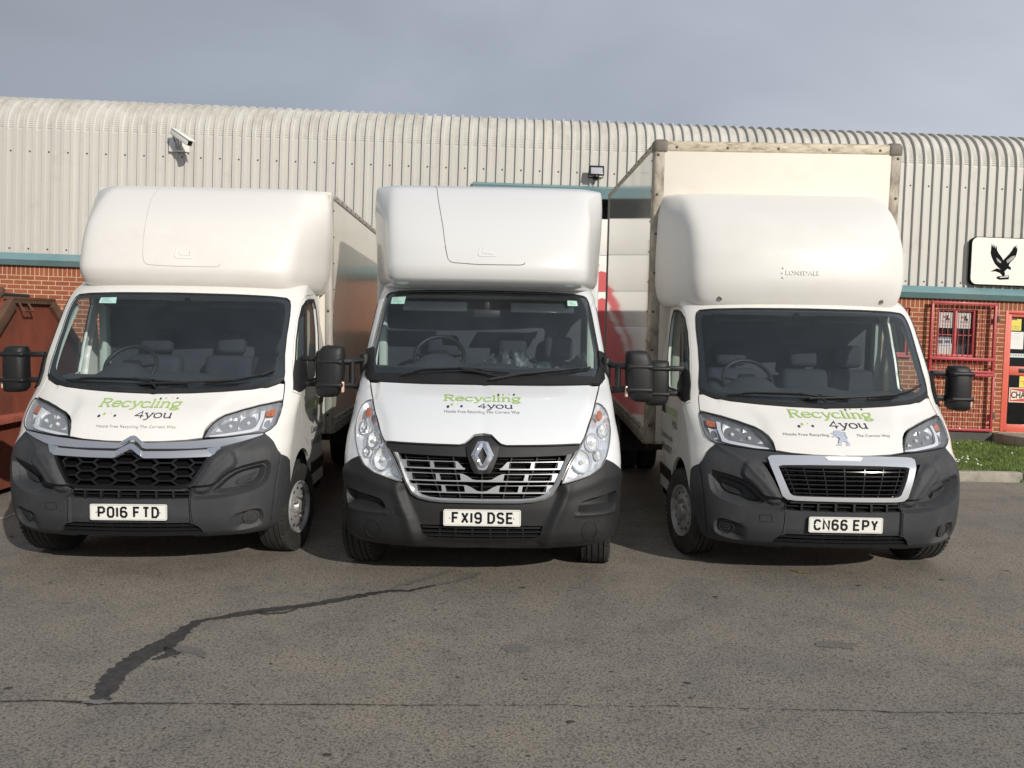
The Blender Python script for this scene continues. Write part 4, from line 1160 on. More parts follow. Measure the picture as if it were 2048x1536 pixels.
def make_mas_lamp(root, S, sg):
    f = (lambda p: p) if sg > 0 else flip
    b = MB()
    skin(b, S, f(inset_ut(M_HL, 0.003)), (), 0.018, -0.006, 0.03, disp=lambda u, t: -0.05 * sstep(sdp(u, t, M_HL), 0, 0.025))
    o = b.build('headlight', mat('lamp_bright', (0.88, 0.90, 0.93), 0.16, metal=0.6), root, 40)
    for c, ru, rt, dp in (((.450, .888), .062, .077, .045), ((.541, 1.012), .050, .058, .04), ((.671, 1.086), .044, .042, .025), ((.578, .926), .026, .034, .02)):
        r = MB()
        skin(r, S, f(ell(c, ru, rt)), (), 0.012, -0.022, 0.02, disp=lambda u, t: bowl(np.abs(u), t, c, ru * 1.03, rt * 1.03, dp))
        ro = r.build('lamp_reflector', reflector if ru > .045 else reflector_plain, o, 60)
        q = MB(); p = S(np.array(c[0] * sg), np.array(c[1])); n = S.normal(np.array(c[0] * sg), np.array(c[1]))
        q.tube([tuple(p - n * 0.06), tuple(p - n * 0.03), tuple(p - n * 0.018)], [0.016, 0.017, 0.006], 10)
        q.build('bulb', bulb_mat, ro)
        e = MB(); ribbon(e, S, f(ell(c, ru, rt)), 0.007, -0.022, 0.006, closed=True)
        e.build('reflector_ring', chrome, ro)
    i = MB(); skin(i, S, f(ell((.640, 1.176), .031, .030)), (), 0.012, -0.012, 0.015, disp=lambda u, t: -bowl(np.abs(u), t, (.640, 1.176), .035, .035, 0.012))
    i.build('indicator', orange_lens, o)
    s = MB(); ribbon(s, S, f([(.445, .992), (.41, .942), (.374, .885), (.345, .822), (.324, .765)]), 0.020, -0.016, 0.012)
    s.build('lamp_strip', chrome, o)
    g = MB(); skin(g, S, f(inset_ut(M_HL, 0.005)), (), 0.03, 0.003)
    g.build('lamp_lens', lens_clear, o)
    e = MB(); ribbon(e, S, f(inset_ut(M_HL, 0.003)), 0.007, 0.003, 0.002, closed=True)
    e.build('lamp_seal', seam_dark, o)

def make_mas(root, paint, steer, plate, dz=0.0):
    S = MAS; yb = 1.84
    fe_up = M_BEDGE[::-1] + [(.637, .905), (.69, .99), (.738, 1.07), (.755, 1.13), (.740, 1.18), (.715, 1.210), (.677, 1.236), (.640, 1.249), (.615, 1.256), (.640, 1.290), (.705, 1.366)]
    door = side_pts(S, [(1.00, 1.30), (0.95, 1.10), (0.95, 0.95), (1.05, 0.86), (1.16, 0.76), (1.26, 0.60), (1.30, 0.44), (1.74, 0.44), (1.76, 1.2), (1.76, 1.95), (1.70, 2.04), (1.50, 2.05), (1.36, 1.98), (1.20, 1.75), (1.08, 1.55)])
    win = side_pts(S, [(1.13, 1.42), (1.19, 1.60), (1.31, 1.80), (1.42, 1.93), (1.52, 1.98), (1.64, 1.98), (1.69, 1.93), (1.69, 1.45), (1.65, 1.40)])
    make_cab_body(root, S, paint, M_GLASS[4:], fe_up[::-1], yb, 'mas', door, win, 2.235, 0.415, 0.435, M_AXLE)
    make_doors(root, S, paint, door, win, y0=1.12)
    hood = M_HOODFRONT + [(.470, 1.035), (.510, 1.10), (.556, 1.165), (.600, 1.243), (.608, 1.258), (.632, 1.292), (.688, 1.362), (.59, 1.362), (.283, 1.358), (0, 1.359)]
    m = MB(); skin(m, S, inset_ut(mirror_half(hood), 0.0045), (), 0.03, 0, 0.03, disp=mas_hood_relief)
    m.build('bonnet', paint, root, 40)
    m = MB(); skin(m, S, mirror_half([(0, .93), (.40, .94), (.56, 1.14), (.66, 1.24), (.72, 1.36), (0, 1.36)]), (), 0.06, -0.13)
    m.build('dark_gap_liner', void_black, root)  # black backing sheet that puts dark shade into the bonnet gaps
    low = [(0, .342), (.165, .345), (.192, .357), (.211, .383), (.224, .455), (0, .462)]
    bump = [(0, .272), (.155, .272), (.30, .275), (.50, .275), (.68, .278), (.775, .33), (.825, .44)] + arch(S, radians(168), radians(150), 0.405, 0.43, 4, M_AXLE) + M_BEDGE[::-1] + \
        [(.572, .831), (.483, .783), (.40, .757), (.345, .741), (.306, .733), (.296, .725), (.266, .664), (.233, .637), (.19, .622), (.14, .615), (0, .614)]
    m = MB(); skin(m, S, mirror_half(bump), [mirror_half(low)], 0.011, 0.004, 0.05, disp=mas_relief, loops=crease_loops([M_REC], (-.004, .007, .018)) + [([(k * .385, .530), (k * .50, .524), (k * .62, .524), (k * .745, .527)], False) for k in (1, -1)])
    bo = m.build('front_bumper', plastic_black, root, 38)
    for sg in (1, -1):
        f = (lambda p: p) if sg > 0 else flip
        c = MB(); skin(c, S, f(ell((.478, .412), .034, .041)), (), 0.02, 0.006, 0.012, disp=mas_relief)
        ribbon(c, S, f(ell((.478, .412), .054, .064, 40)), 0.009, 0.002, 0.007, closed=True, disp=mas_relief)
        c.build('fog_cap', plastic_black, bo)
    m = MB(); skin(m, S, inset_ut(mirror_half(low), -0.02), (), 0.06, -0.09); m.build('intake_void', void_black, bo)
    m = MB()
    for z in (.372, .408, .44): ribbon(m, S, [(-.215, z), (.215, z)], 0.012, -0.075, 0.045)
    for k in range(1, 7): ribbon(m, S, [(-.2 + .4 * k / 7, .345), (-.2 + .4 * k / 7, .46)], 0.008, -0.078, 0.04)
    m.build('intake_grille', black_trim, bo)
    # grille: dark hole, bright frame, three rows of slotted silver bars
    hole = M_FRAME_I[:-1] + [(.352, .932), (0, .932)]
    m = MB(); skin(m, S, mirror_half([(a * 1.04, b) for a, b in hole]), (), 0.05, -0.075); m.build('grille_void', void_black, root)
    fr = M_FRAME_O + M_FRAME_I[::-1]
    m = MB(); skin(m, S, fr + [(-a, b) for a, b in fr[::-1] if abs(a) > 1e-6], (), 0.016, 0.004, 0.05, edge_res=0.010, loops=[([(k * a, b) for a, b in inset_ut(mirror_half(M_FRAME_O), .014) if a >= -.001], False) for k in (1, -1)] and [(inset_ut(mirror_half(M_FRAME_O), .014), True)], disp=lambda u, t: 0.012 * sstep(-np.abs(sdp(u, t, M_FRAME_O, False) - 0.014) + 0.014, 0, 0.014))
    m.build('grille_frame', satin_silver, root, 50)
    g = MB()
    rows = ((.838, .345, .066, ((.192, .300), (.092, .176))), (.757, .312, 0, ((.165, .268), (.072, .148))), (.681, .276, 0, ((.140, .240), (.056, .124))))
    for zb, w, w0, slots in rows:
        top = zb + .053
        for sg in (1, -1):
            f = (lambda p: p) if sg > 0 else flip
            x1 = slots[1][0]
            if w0: inner = [(w0, zb + .012), (w0 - .006, zb + .010), (w0 - .006, zb)]
            else: inner = [(x1 - .020, zb + .040), (x1 - .040, zb + .016), (x1 - .055, zb + .012), (0, zb + .012), (0, zb)]
            bar = [(w - .010, zb), (w + .010, top - .002), (w + .002, top + .002), (x1 - .004, top)] + inner
            hs = [f(smooth_poly([(a, zb + .0085), (a + .012, zb + .0085), (b - .012, zb + .0075), (b, zb + .0075), (b + .001, zb + .018), (b + .005, top - .015), (b + .007, top - .0035), (b - .006, top - .0032), (a + .014, top - .0032), (a + .004, top - .0035), (a + .003, top - .015), (a + .001, zb + .018)], True, 2)) for a, b in slots]
            skin(g, S, f(bar), hs, 0.014, -0.010, 0.028)
    gm = g.build('grille_bars', satin_silver, root, 35)
    g = MB()
    for k in range(7):
        x0 = -.30 + .60 * k / 6
        ribbon(g, S, [(x0 * 1.05, .92), (x0 * .72, .65)], 0.006, -0.045, 0.03)
    for k in range(9): ribbon(g, S, [(-.33, .66 + .032 * k), (.33, .66 + .032 * k)], 0.004, -0.06, 0.01)
    g.build('grille_mesh', black_trim, root)
    st = [(0, 1.058), (.030, 1.048), (.048, 1.014), (.062, .995), (.085, .986), (.235, .987), (.35, .989), (.436, .991), (.418, .962), (.382, .932), (.22, .926), (.07, .921), (0, .921)]
    m = MB(); skin(m, S, mirror_half(st), (), 0.02, -0.003, 0.04); m.build('grille_strip', plastic_black, root, 40)
    hs = [(0, 1.050), (.028, 1.043), (.046, 1.008), (.058, .985), (.052, .920), (.036, .845), (.026, .812), (0, .808)]
    def cone(u, t): return 0.012 * sstep(sdp(u, t, hs), 0, 0.025)
    m = MB(); skin(m, S, mirror_half(hs), (), 0.014, 0.012, 0.07, disp=cone); m.build('emblem_plinth', plastic_black, root, 40)
    dia = [(0, 1.014), (.018, 1.008), (.040, .923), (.036, .915), (.012, .836), (0, .832)]
    din = [(0, .978), (.016, .920), (0, .868)]
    m = MB()
    ridge = lambda u, t: 0.012 * sstep(-np.abs(sdp(u, t, dia) - 0.016) + 0.016, 0, 0.016)
    skin(m, S, mirror_half(dia), [mirror_half(din)], 0.020, 0.026, 0.012, disp=ridge, edge_res=0.012, loops=[(inset_ut(mirror_half(dia), .015), True)])
    m.build('emblem', chrome, root, 25)
    for sg in (1, -1): make_mas_lamp(root, S, sg)
    finish_cab(root, S, M_GLASS, M_FRIT, 1.366)
    for sg in (1, -1):
        f = (lambda p: p) if sg > 0 else flip
        c = MB(); skin(c, S, f([(.60, 1.371), (.70, 1.374), (.745, 1.386), (.790, 1.405), (.800, 1.50), (.786, 1.540), (.755, 1.552), (.72, 1.50), (.68, 1.45)]), (), 0.03, 0.010, 0.02)
        c.build('cowl_corner', black_trim, root, 40)
        t = MB(); skin(t, S, f(side_pts(S, [(1.00, 1.36), (0.98, 1.50), (1.08, 1.62), (1.16, 1.58), (1.20, 1.40)])), (), 0.04, 0.014, 0.03)
        t.build('mirror_mount', black_trim, root, 40)
        make_mirror(root, S, sg, 0.95, 1.435, 1.095, 1.30, 0.40, 'mas', (0.075, -0.105))
    c = MB(); skin(c, S, mirror_half([(0, 1.369), (.59, 1.371), (.70, 1.376), (.62, 1.43), (.30, 1.44), (0, 1.442)]), (), 0.04, 0.005, 0.01)
    c.build('cowl', black_trim, root)
    wiper(root, S, [(-.42, 1.41), (-.28, 1.452), (-.10, 1.468), (.10, 1.448)], [(.06, 1.40), (0.0, 1.43), (-.11, 1.468)])
    wiper(root, S, [(.14, 1.43), (.32, 1.452), (.50, 1.478), (.60, 1.487)], [(.02, 1.38), (.16, 1.43), (.33, 1.455)])
    make_plate(root, S, plate, 0.005, 0.520)
    make_interior(root, S, 0.78, 1.44, yb - 0.03, px=-0.38, ywheel=1.26, zwheel=1.55)
    w = MB(); gx_s, gt_s = np.meshgrid(np.linspace(-0.02, 0.84, 60), np.linspace(0, 1, 30)); Rn = np.random.default_rng(3)
    wob = sum(np.sin(gx_s * k1 + gt_s * k2 + p_) * a_ for k1, k2, p_, a_ in [(Rn.uniform(10, 70), Rn.uniform(-40, 40), Rn.uniform(0, 6), Rn.uniform(.003, .010)) for _ in range(26)])
    zs_ = 1.22 + 0.36 * np.minimum(gt_s * 2, 1) * (0.82 + 0.18 * np.cos((gx_s - 0.2) * 9)) - 0.10 * np.maximum(gt_s - .5, 0) + np.abs(wob)
    ys_ = 1.30 + 0.24 * gt_s + wob
    w.add(np.stack([gx_s, ys_, zs_], -1).reshape(-1, 3), [[i * 60 + q, i * 60 + q + 1, (i + 1) * 60 + q + 1, (i + 1) * 60 + q] for i in range(29) for q in range(59)])
    w.build('seat_cover', sheet_grey, root, 60)
    make_liner(root, S, M_AXLE, 0.415, yb)
    for sg in (1, -1): make_wheel(root, 'wheel', sg * 0.985, M_AXLE + 0.02, 0.345 + dz, steer)
    m = MB(); m.box((0, yb - 0.005, 1.30), (1.86, 0.01, 1.7)); m.build('cab_back', paint, root)

# ================================================================== load boxes and roof fairings
LUT_A = Surf([(-1, 1.80, 2.03, .88, .12, .72, .60), (0, 1.30, 2.04, .90, .45, .72, .60), (1, 1.10, 2.07, .97, .65, .74, .62), (2, 1.02, 2.13, 1.00, .74, .76, .62), (3, 1.00, 2.21, 1.02, .78, .77, .62),
              (4, 1.06, 2.36, 1.03, .72, .77, .62), (5, 1.24, 2.60, 1.045, .54, .77, .60), (6, 1.50, 2.81, 1.035, .32, .77, .58), (7, 1.70, 2.94, 1.0, .18, .80, .55), (8, 1.78, 2.975, .985, .15, .85, .55)], CHAMF)
LUT_B = Surf([(-1, 1.80, 2.09, .85, .12, .72, .60), (0, 1.30, 2.10, .86, .45, .72, .60), (1, 1.12, 2.13, .92, .65, .74, .62), (2, 1.05, 2.18, .95, .74, .76, .62), (3, 1.03, 2.26, .963, .78, .77, .62),
              (4, 1.08, 2.42, .97, .72, .77, .62), (5, 1.24, 2.64, .98, .54, .77, .60), (6, 1.47, 2.84, .985, .34, .77, .58), (7, 1.66, 2.97, .98, .20, .80, .55), (8, 1.76, 3.0, .975, .17, .85, .55)], CHAMF)
LUT_C = Surf([(-1, 1.70, 2.03, .88, .20, .74, .60), (0, 1.06, 2.04, .95, .50, .74, .60), (1, .99, 2.12, 1.02, .72, .76, .62), (2, .96, 2.26, 1.045, .80, .76, .62), (3, .98, 2.45, 1.05, .80, .76, .62),
              (4, 1.08, 2.66, 1.045, .72, .76, .62), (5, 1.27, 2.84, 1.04, .55, .76, .60), (6, 1.50, 2.97, 1.02, .36, .78, .58), (7, 1.70, 3.04, 1.04, .24, .8, .55), (8, 1.84, 3.06, 1.03, .11, .85, .55)], CHAMF)
def on_surf_line(mb, S, pts, r, off=0.0, closed=False, n=6, res=0.06):
    p = np.array([(a, b * 0.2) for a, b in pts]); q = densify([tuple(k) for k in p], res, closed)
    P = []
    for a, b in q:
        u, t = np.array(a), np.array(b / 0.2); P.append(tuple(S(u, t) + S.normal(u, t) * off))
    if closed: P.append(P[0])
    mb.tube(P, r, n, cap=not closed)

def make_fairing(root, S, m, ybox, line=None, emblem=None, ztop=None):
    f = MB()
    us = np.concatenate([np.linspace(-1.35, -1.0, 5)[:-1], np.linspace(-1, 1, 81), np.linspace(1, 1.35, 5)[1:]])
    ts = np.concatenate([np.linspace(-1, 3, 37), np.linspace(3, 8, 36)[1:]])
    loft(f, S, us, ts, ybox)
    # top lip running back into the box
    tp = []; U = us
    a = S(U, np.full_like(U, 8.0)); a[:, 1] = np.minimum(a[:, 1], ybox)
    b = a.copy(); b[:, 1] = ybox + 0.004; b[:, 2] += 0.004
    n = len(U); f.add(np.concatenate([a, b]), [[i, i + 1, n + i + 1, n + i] for i in range(n - 1)])
    o = f.build('roof_fairing', m, root, 50)
    if line:
        l = MB(); on_surf_line(l, S, line, 0.0042, -0.0018)
        l.build('fairing_seam', seam_dark if m is grp_white else mat('seam_soft', (0.52, 0.49, 0.44), 0.5), o)
    if emblem:
        e = MB()
        for q in emblem: on_surf_line(e, S, q, 0.0042, 0.0, res=0.03)
        e.build('fairing_emblem', m, o)
    return o

def rivets(mb, pts, axis, sgn, r=0.012):
    for p in pts: mb.disc(p, r, axis, 8, 0, sgn, 0.006)

def make_box(root, W, y0, y1, z0, z1, mside, mfront, mtrim, mrail, style, tilt=0.0, front_top=True):
    """load box: panels, corner posts, cant rails, bottom rails, underframe"""
    P = MB()
    P.box((0, (y0 + y1) / 2, (z0 + z1) / 2), (2 * W - 0.012, y1 - y0 - 0.012, z1 - z0 - 0.01))
    bx = P.build('box_body', mside, root, 30, loc=(0, 0, 0))
    fr = MB(); fr.box((0, y0 + 0.002, (z0 + z1) / 2), (2 * W - 0.10, 0.012, z1 - z0 - 0.06), bev=0.003)
    fr.build('front_panel', mfront, bx)
    pw = 0.115 if style == 'old' else 0.085
    rh = 0.105 if style == 'old' else 0.085
    for s in (-1, 1):
        c = MB(); c.box((s * (W - pw / 2 + 0.004), y0 + pw / 2 - 0.008, (z0 + z1) / 2 - 0.01), (pw, pw, z1 - z0 - 0.02), bev=0.03, seg=4)
        co = c.build('corner_post', mtrim, bx, 50)
        r = MB()
        k = int((z1 - z0) / 0.35)
        rivets(r, [(s * (W - 0.035), y0 - 0.0085, z0 + 0.18 + q * (z1 - z0 - 0.3) / k) for q in range(k + 1)], 'Y', -1, 0.013)
        rivets(r, [(s * (W + 0.0045), y0 + pw - 0.035, z0 + 0.14 + q * (z1 - z0 - 0.3) / (k + 2)) for q in range(k + 3)], 'X', s, 0.009)
        r.build('post_rivets', rivet_dark, co)
        # rear post
        c = MB(); c.box((s * (W - 0.02), y1 - 0.03, (z0 + z1) / 2), (0.05, 0.07, z1 - z0), bev=0.012)
        c.build('rear_post', mtrim, bx, 50)
        # cant rail along the top edge, side rail along the bottom
        c = MB(); c.box((s * (W - 0.022), (y0 + y1) / 2 + 0.02, z1 - 0.028), (0.056, y1 - y0 - 0.10, 0.066), bev=0.02, seg=3)
        co = c.build('cant_rail', mrail, bx, 50)
        r = MB(); rivets(r, [(s * (W + 0.0065), y0 + 0.2 + q * (y1 - y0 - 0.3) / 14, z1 - 0.03) for q in range(15)], 'X', s, 0.010)
        r.build('rail_rivets', rivet_dark, co)
        c = MB(); c.box((s * (W - 0.012), (y0 + y1) / 2 + 0.02, z0 + 0.07), (0.045, y1 - y0 - 0.10, 0.15), bev=0.008)
        c.box((s * (W + 0.008), (y0 + y1) / 2 + 0.02, z0 + 0.085), (0.012, y1 - y0 - 0.12, 0.02), bev=0.004)
        co = c.build('side_rail', mtrim if style != 'old' else alu_dirty, bx, 50)
        r = MB(); rivets(r, [(s * (W + 0.0115), y0 + 0.12 + q * (y1 - y0 - 0.25) / 22, z0 + (0.12 if q % 2 else 0.03)) for q in range(23)], 'X', s, 0.009)
        r.build('rail_bolts', rivet_dark, co)
    if front_top:
        c = MB(); c.box((0, y0 + 0.022, z1 - 0.045), (2 * W - 0.14, 0.062, rh), bev=0.025, seg=4)
        co = c.build('front_rail', mrail, bx, 50)
        r = MB(); rivets(r, [(-W + 0.20 + q * (2 * W - 0.4) / 4, y0 - 0.009, z1 - 0.05) for q in range(5)], 'Y', -1, 0.013)
        r.build('front_rivets', rivet_dark, co)
    for s in ((-1, 1) if front_top else ()):
        c = MB(); c.box((s * (W - 0.062), y0 + 0.058, z1 - 0.046), (0.150, 0.150, 0.135), bev=0.045, seg=5)
        c.build('corner_cap', mat('corner_cap', (0.17, 0.15, 0.125), 0.6, var=0.25), bx, 60)
    rf = MB(); rf.box((0, (y0 + y1) / 2, z1 - 0.002), (2 * W - 0.06, y1 - y0 - 0.05, 0.012)); rf.build('box_roof', grp_cream, bx)
    u = MB()
    for s in (-1, 1):
        u.box((s * 0.40, (y0 + y1) / 2 - 0.2, z0 - 0.16), (0.09, y1 - y0 + 0.8, 0.18), bev=0.01)
    for k in range(7): u.box((0, y0 + 0.2 + k * (y1 - y0 - 0.4) / 6, z0 - 0.04), (2 * W - 0.1, 0.06, 0.08))
    u.box((0, y1 - 0.05, z0 - 0.25), (1.9, 0.10, 0.12))
    u.build('underframe', rust_dark, bx)
    bx.rotation_euler = (tilt, 0, 0)
    if tilt: bx.location = (0, y0 * (1 - cos(tilt)) + z1 * 0, -y0 * sin(tilt))
    return bx

def rear_axle(root, y, W=0.99, dz=0.0):
    for s in (-1, 1):
        make_wheel(root, 'wheel', s * W, y, 0.345 + dz, 0, twin=True)
        m = MB(); vs_, fs = [], []
        for k in range(13):
            a = -0.1 + (pi + 0.2) * k / 12
            for x in (1.0, 0.55): vs_.append((s * x, y + 0.42 * cos(a), 0.36 + 0.40 * sin(a)))
        for k in range(12): fs.append([2 * k, 2 * k + 1, 2 * k + 3, 2 * k + 2])
        m.add(vs_, fs); m.build('mudguard', black_trim, root)

def truck_matrix(x, y, yaw, dz=0.0):
    return GM @ Matrix.Translation((x, y, dz)) @ Matrix.Rotation(yaw, 4, 'Z')

T1 = thing('box_truck', 'cream white box truck with chevron emblem and hexagon grille beside the rusty skip', 'truck', truck_matrix(-2.60, 5.68, radians(2.0)), 'box trucks parked in a row')
make_duc(T1, 'chevron', paint_cream, radians(-9), 'PO16 FTD')
screen_sticker(T1, DUC, [(-.418, 1.936), (-.300, 1.936), (-.312, 1.988), (-.422, 1.984)])
make_lettering(T1, DUC, 0.003, 1, disp=duc_hood_relief)
make_fairing(T1, LUT_A, grp_cream, 1.95,
             [(-.317, 7.9), (-.287, 6.1), (-.243, 5.18), (-.221, 4.54), (-.197, 3.66), (-.186, 3.40), (-.165, 3.29), (-.12, 3.25), (-.027, 3.215), (.18, 3.215), (.212, 3.28), (.219, 3.40)],
             [[(-.024, 4.06), (-.028, 3.74), (-.019, 3.66), (.06, 3.66)], [(-.011, 3.97), (-.003, 3.82), (.049, 3.81), (.043, 4.05)]])
make_box(T1, 1.035, 1.95, 6.1, 0.78, 2.985, box_side_old, panel_cream, alu, alu, 'plain', front_top=False)
rear_axle(T1, 4.87)

T2 = thing('box_truck', 'bright white box truck with diamond emblem and slotted silver grille, between the other two', 'truck', truck_matrix(-0.165, 5.56, radians(1.2)), 'box trucks parked in a row')
make_mas(T2, paint_white, radians(-8), 'FX19 DSE')
screen_sticker(T2, MAS, [(-.638, 1.975), (-.494, 1.974), (-.494, 2.036), (-.640, 2.030)])
screen_sticker(T2, MAS, [(.482, 1.981), (.580, 1.983), (.580, 2.025), (.486, 2.026)])
make_lettering(T2, MAS, 0.003, 2, z1=1.256, z2=1.213, z3=1.183, x1=(-.285, .265), x2=(-.04, .205), x3=(-.275, .255), hk=0.72, disp=mas_hood_relief)
make_fairing(T2, LUT_B, grp_white, 1.95,
             [(-.35, 7.6), (-.335, 7.1), (-.297, 5.8), (-.26, 4.79), (-.232, 3.75), (-.222, 3.45), (-.205, 3.31), (-.188, 3.27), (-.041, 3.18), (.185, 3.20), (.208, 3.25), (.214, 3.34)],
             [[(-.039, 3.94), (-.05, 3.69), (-.042, 3.605), (.044, 3.61)], [(-.02, 3.92), (-.026, 3.77), (-.004, 3.73), (.031, 3.70)]])
make_box(T2, 0.985, 1.95, 5.9, 0.80, 3.0, box_side, grp_white, grp_white, grp_white, 'new', front_top=False)
rear_axle(T2, 4.75)

T3 = thing('box_truck', 'cream white box truck with the tallest box and a lion emblem on its bonnet', 'truck', truck_matrix(2.385, 5.82, 0.0, -0.035), 'box trucks parked in a row')
make_duc(T3, 'lion', paint_cream, radians(10), 'CN66 EPY', dz=0.035)
make_lettering(T3, DUC, 0.003, 3, split=(-.385, -.065, .135, .385), z1=1.192, z2=1.130, z3=1.078, x1=(-.29, .325), x2=(-.035, .245), disp=duc_hood_relief)
f3 = make_fairing(T3, LUT_C, grp_old, 1.95)
f3.location.x = -0.025
e = MB()
V, F = font_text('LONSDALE', 0.078, 0, 0.0015, 1.12); V[:, 0] *= 0.27 / V[:, 0].max()
def c_t(z):  # level of the fairing at a height
    tt = np.linspace(1, 5, 400); zz = LUT_C.f[1](tt); return np.interp(z, zz, tt)
Z = V[:, 1] * 0.62 + 2.292; tv = c_t(Z); U = LUT_C.u_of_x(V[:, 0] - 0.15, tv); P0 = LUT_C(U, tv); N0 = LUT_C.normal(U, tv)
FF = face_up(V, F); nV = len(V)
e.add(P0 + N0 * 0.0055, FF, 0, False)
E_ = {}
for q in FF:
    for i in range(len(q)):
        a, b = q[i], q[(i + 1) % len(q)]
        if (b, a) in E_: del E_[(b, a)]
        else: E_[(a, b)] = 1
e.add(np.concatenate([P0 + N0 * 0.0055, P0 - N0 * 0.002]), [[b, a, a + nV, b + nV] for a, b in E_], 0, False)
for x, z, r in ((-.172, 2.345, .010), (-.178, 2.305, .008), (-.172, 2.27, .011)):
    tq = c_t(np.array(z)); uq = LUT_C.u_of_x(np.array(x), tq); p = LUT_C(uq, tq)
    e.disc(tuple(p), r, 'Y', 10, 0, -1, 0.006)
e.build('embossed_lettering', grp_old, f3)
r = MB()
for u_, t_ in ((-.49, .75), (.505, .70)):
    p = LUT_C(np.array(u_), np.array(t_)); n = LUT_C.normal(np.array(u_), np.array(t_))
    M = Matrix.Translation(p) @ Vector(n).to_track_quat('Z', 'Y').to_matrix().to_4x4()
    for prof, in (([(0.0, .022), (.006, .018), (.007, .012), (.003, .009), (.003, .0005)],),):
        q = MB(); q.lathe(prof, 14, 0, 'Z'); r.add([tuple(M @ Vector(v)) for v in q.v], q.f)
r.build('fairing_bolt', rivet_mat, f3, recalc=True)
B3 = make_box(T3, 1.115, 1.95, 5.62, 0.76, 3.525, box_side, panel_cream, alu_dirty, alu_rail, 'old', tilt=radians(1.6))
rear_axle(T3, 4.87, dz=0.035)

# ================================================================== the yard
def node_mat(name):
    m = bpy.data.materials.new(name); m.use_nodes = True
    t = m.node_tree; MATS[name] = m
    return m, t, t.nodes['Principled BSDF']
def asphalt_mat():
    m, t, b = node_mat('asphalt')
    N = t.nodes.new; K = t.links.new
    tc = N('ShaderNodeTexCoord')
    def noise(s, d=4, r=0.6, dist=0):
        n = N('ShaderNodeTexNoise'); n.inputs['Scale'].default_value = s; n.inputs['Detail'].default_value = d; n.inputs['Roughness'].default_value = r; n.inputs['Distortion'].default_value = dist
        K(tc.outputs['Object'], n.inputs['Vector']); return n.outputs['Fac']
    def ramp(f, *st):
        r = N('ShaderNodeValToRGB'); e = r.color_ramp.elements
        e[0].position, e[0].color = st[0][0], (*st[0][1], 1); e[1].position, e[1].color = st[-1][0], (*st[-1][1], 1)
        for p, c in st[1:-1]: q = e.new(p); q.color = (*c, 1)
        K(f, r.inputs['Fac']); return r.outputs['Color']
    def mul(a, b_):
        x = N('ShaderNodeMix'); x.data_type = 'RGBA'; x.blend_type = 'MULTIPLY'; x.inputs['Factor'].default_value = 1
        K(a, x.inputs[6]); K(b_, x.inputs[7]); return x.outputs[2]
    g = lambda v: (v, v, v)
    fine = ramp(noise(120, 5, 0.75), (0.33, (0.076, 0.068, 0.057)), (0.45, (0.228, 0.204, 0.173)), (0.58, (0.268, 0.240, 0.204)), (0.72, (0.41, 0.375, 0.325)))
    stones = N('ShaderNodeTexVoronoi'); stones.inputs['Scale'].default_value = 85; K(tc.outputs['Object'], stones.inputs['Vector'])
    st = ramp(stones.outputs['Distance'], (0.0, g(1.10)), (0.50, g(1.0)), (0.80, g(0.58)))
    pits = ramp(noise(58, 5, 0.65), (0.33, g(0.30)), (0.43, g(0.98)), (0.62, g(1.02)), (0.75, g(1.22)))
    mid = ramp(noise(2.6, 5, 0.6), (0.30, (0.80, 0.81, 0.83)), (0.52, g(1.0)), (0.75, (1.10, 1.08, 1.04)))
    big = ramp(noise(0.45, 4, 0.55, 0.3), (0.30, (0.84, 0.855, 0.88)), (0.70, (1.08, 1.06, 1.02)))
    c = mul(mul(mul(fine, st), pits), mul(mid, big))
    K(c, b.inputs['Base Color']); b.inputs['Roughness'].default_value = 0.88; b.inputs['Specular IOR Level'].default_value = 0.35
    bp = N('ShaderNodeBump'); bp.inputs['Strength'].default_value = 0.55; bp.inputs['Distance'].default_value = 0.006
    K(noise(95, 4, 0.7), bp.inputs['Height']); K(bp.outputs['Normal'], b.inputs['Normal'])
    return m
def jag(pts, amp, res, seed):
    r = random.Random(seed); p = densify(pts, res); q = []
    for x, y in p: q.append((x + r.uniform(-amp, amp), y + r.uniform(-amp, amp) * 0.7))
    return q
YARD = []
def flat(name, polys, m, z, kind='structure'):
    mb = MB()
    for p in polys:
        V, F = cdt_fill(p)
        mb.add([(a, b, z) for a, b in V], F.tolist(), 0, False)
    o = mb.build(name, m, None, 0); o.matrix_world = GM; o['kind'] = kind
    return o
mb = MB(); mb.add([(-90, -90, 0), (90, -90, 0), (90, 70, 0), (-90, 70, 0)], [[0, 1, 2, 3]], 0, False)
o = mb.build('ground', asphalt_mat(), None, 0); o.matrix_world = GM; o['kind'] = 'structure'

def ground_px(px, py):
    """where a line of sight through a picture point meets the yard (used to lay out the marks on the ground)"""
    d = Vector(((px - 1024) / FPX, -(py - 768) / FPX, -1.0))
    Mi = GM.inverted() @ cam.matrix_world
    o_, v = Mi.translation, Mi.to_3x3() @ d
    t = -o_.z / v.z
    return (o_.x + v.x * t, o_.y + v.y * t)
def streak(line, seed, amp=0.014, res=0.022):
    """line: (zoomed x, y, width) in the lower half of the picture"""
    Lp, Rp = [], []
    P = [ground_px(x / 2, 1080 + y / 2) for x, y, w in line]
    for i, (x, y) in enumerate(P):
        a, b = P[max(0, i - 1)], P[min(len(P) - 1, i + 1)]
        d = hypot(b[0] - a[0], b[1] - a[1]); n = (-(b[1] - a[1]) / d, (b[0] - a[0]) / d)
        w = line[i][2] * 0.42
        Lp.append((x + n[0] * w, y + n[1] * w)); Rp.append((x - n[0] * w, y - n[1] * w))
    return jag(Lp + Rp[::-1], amp, res, seed)
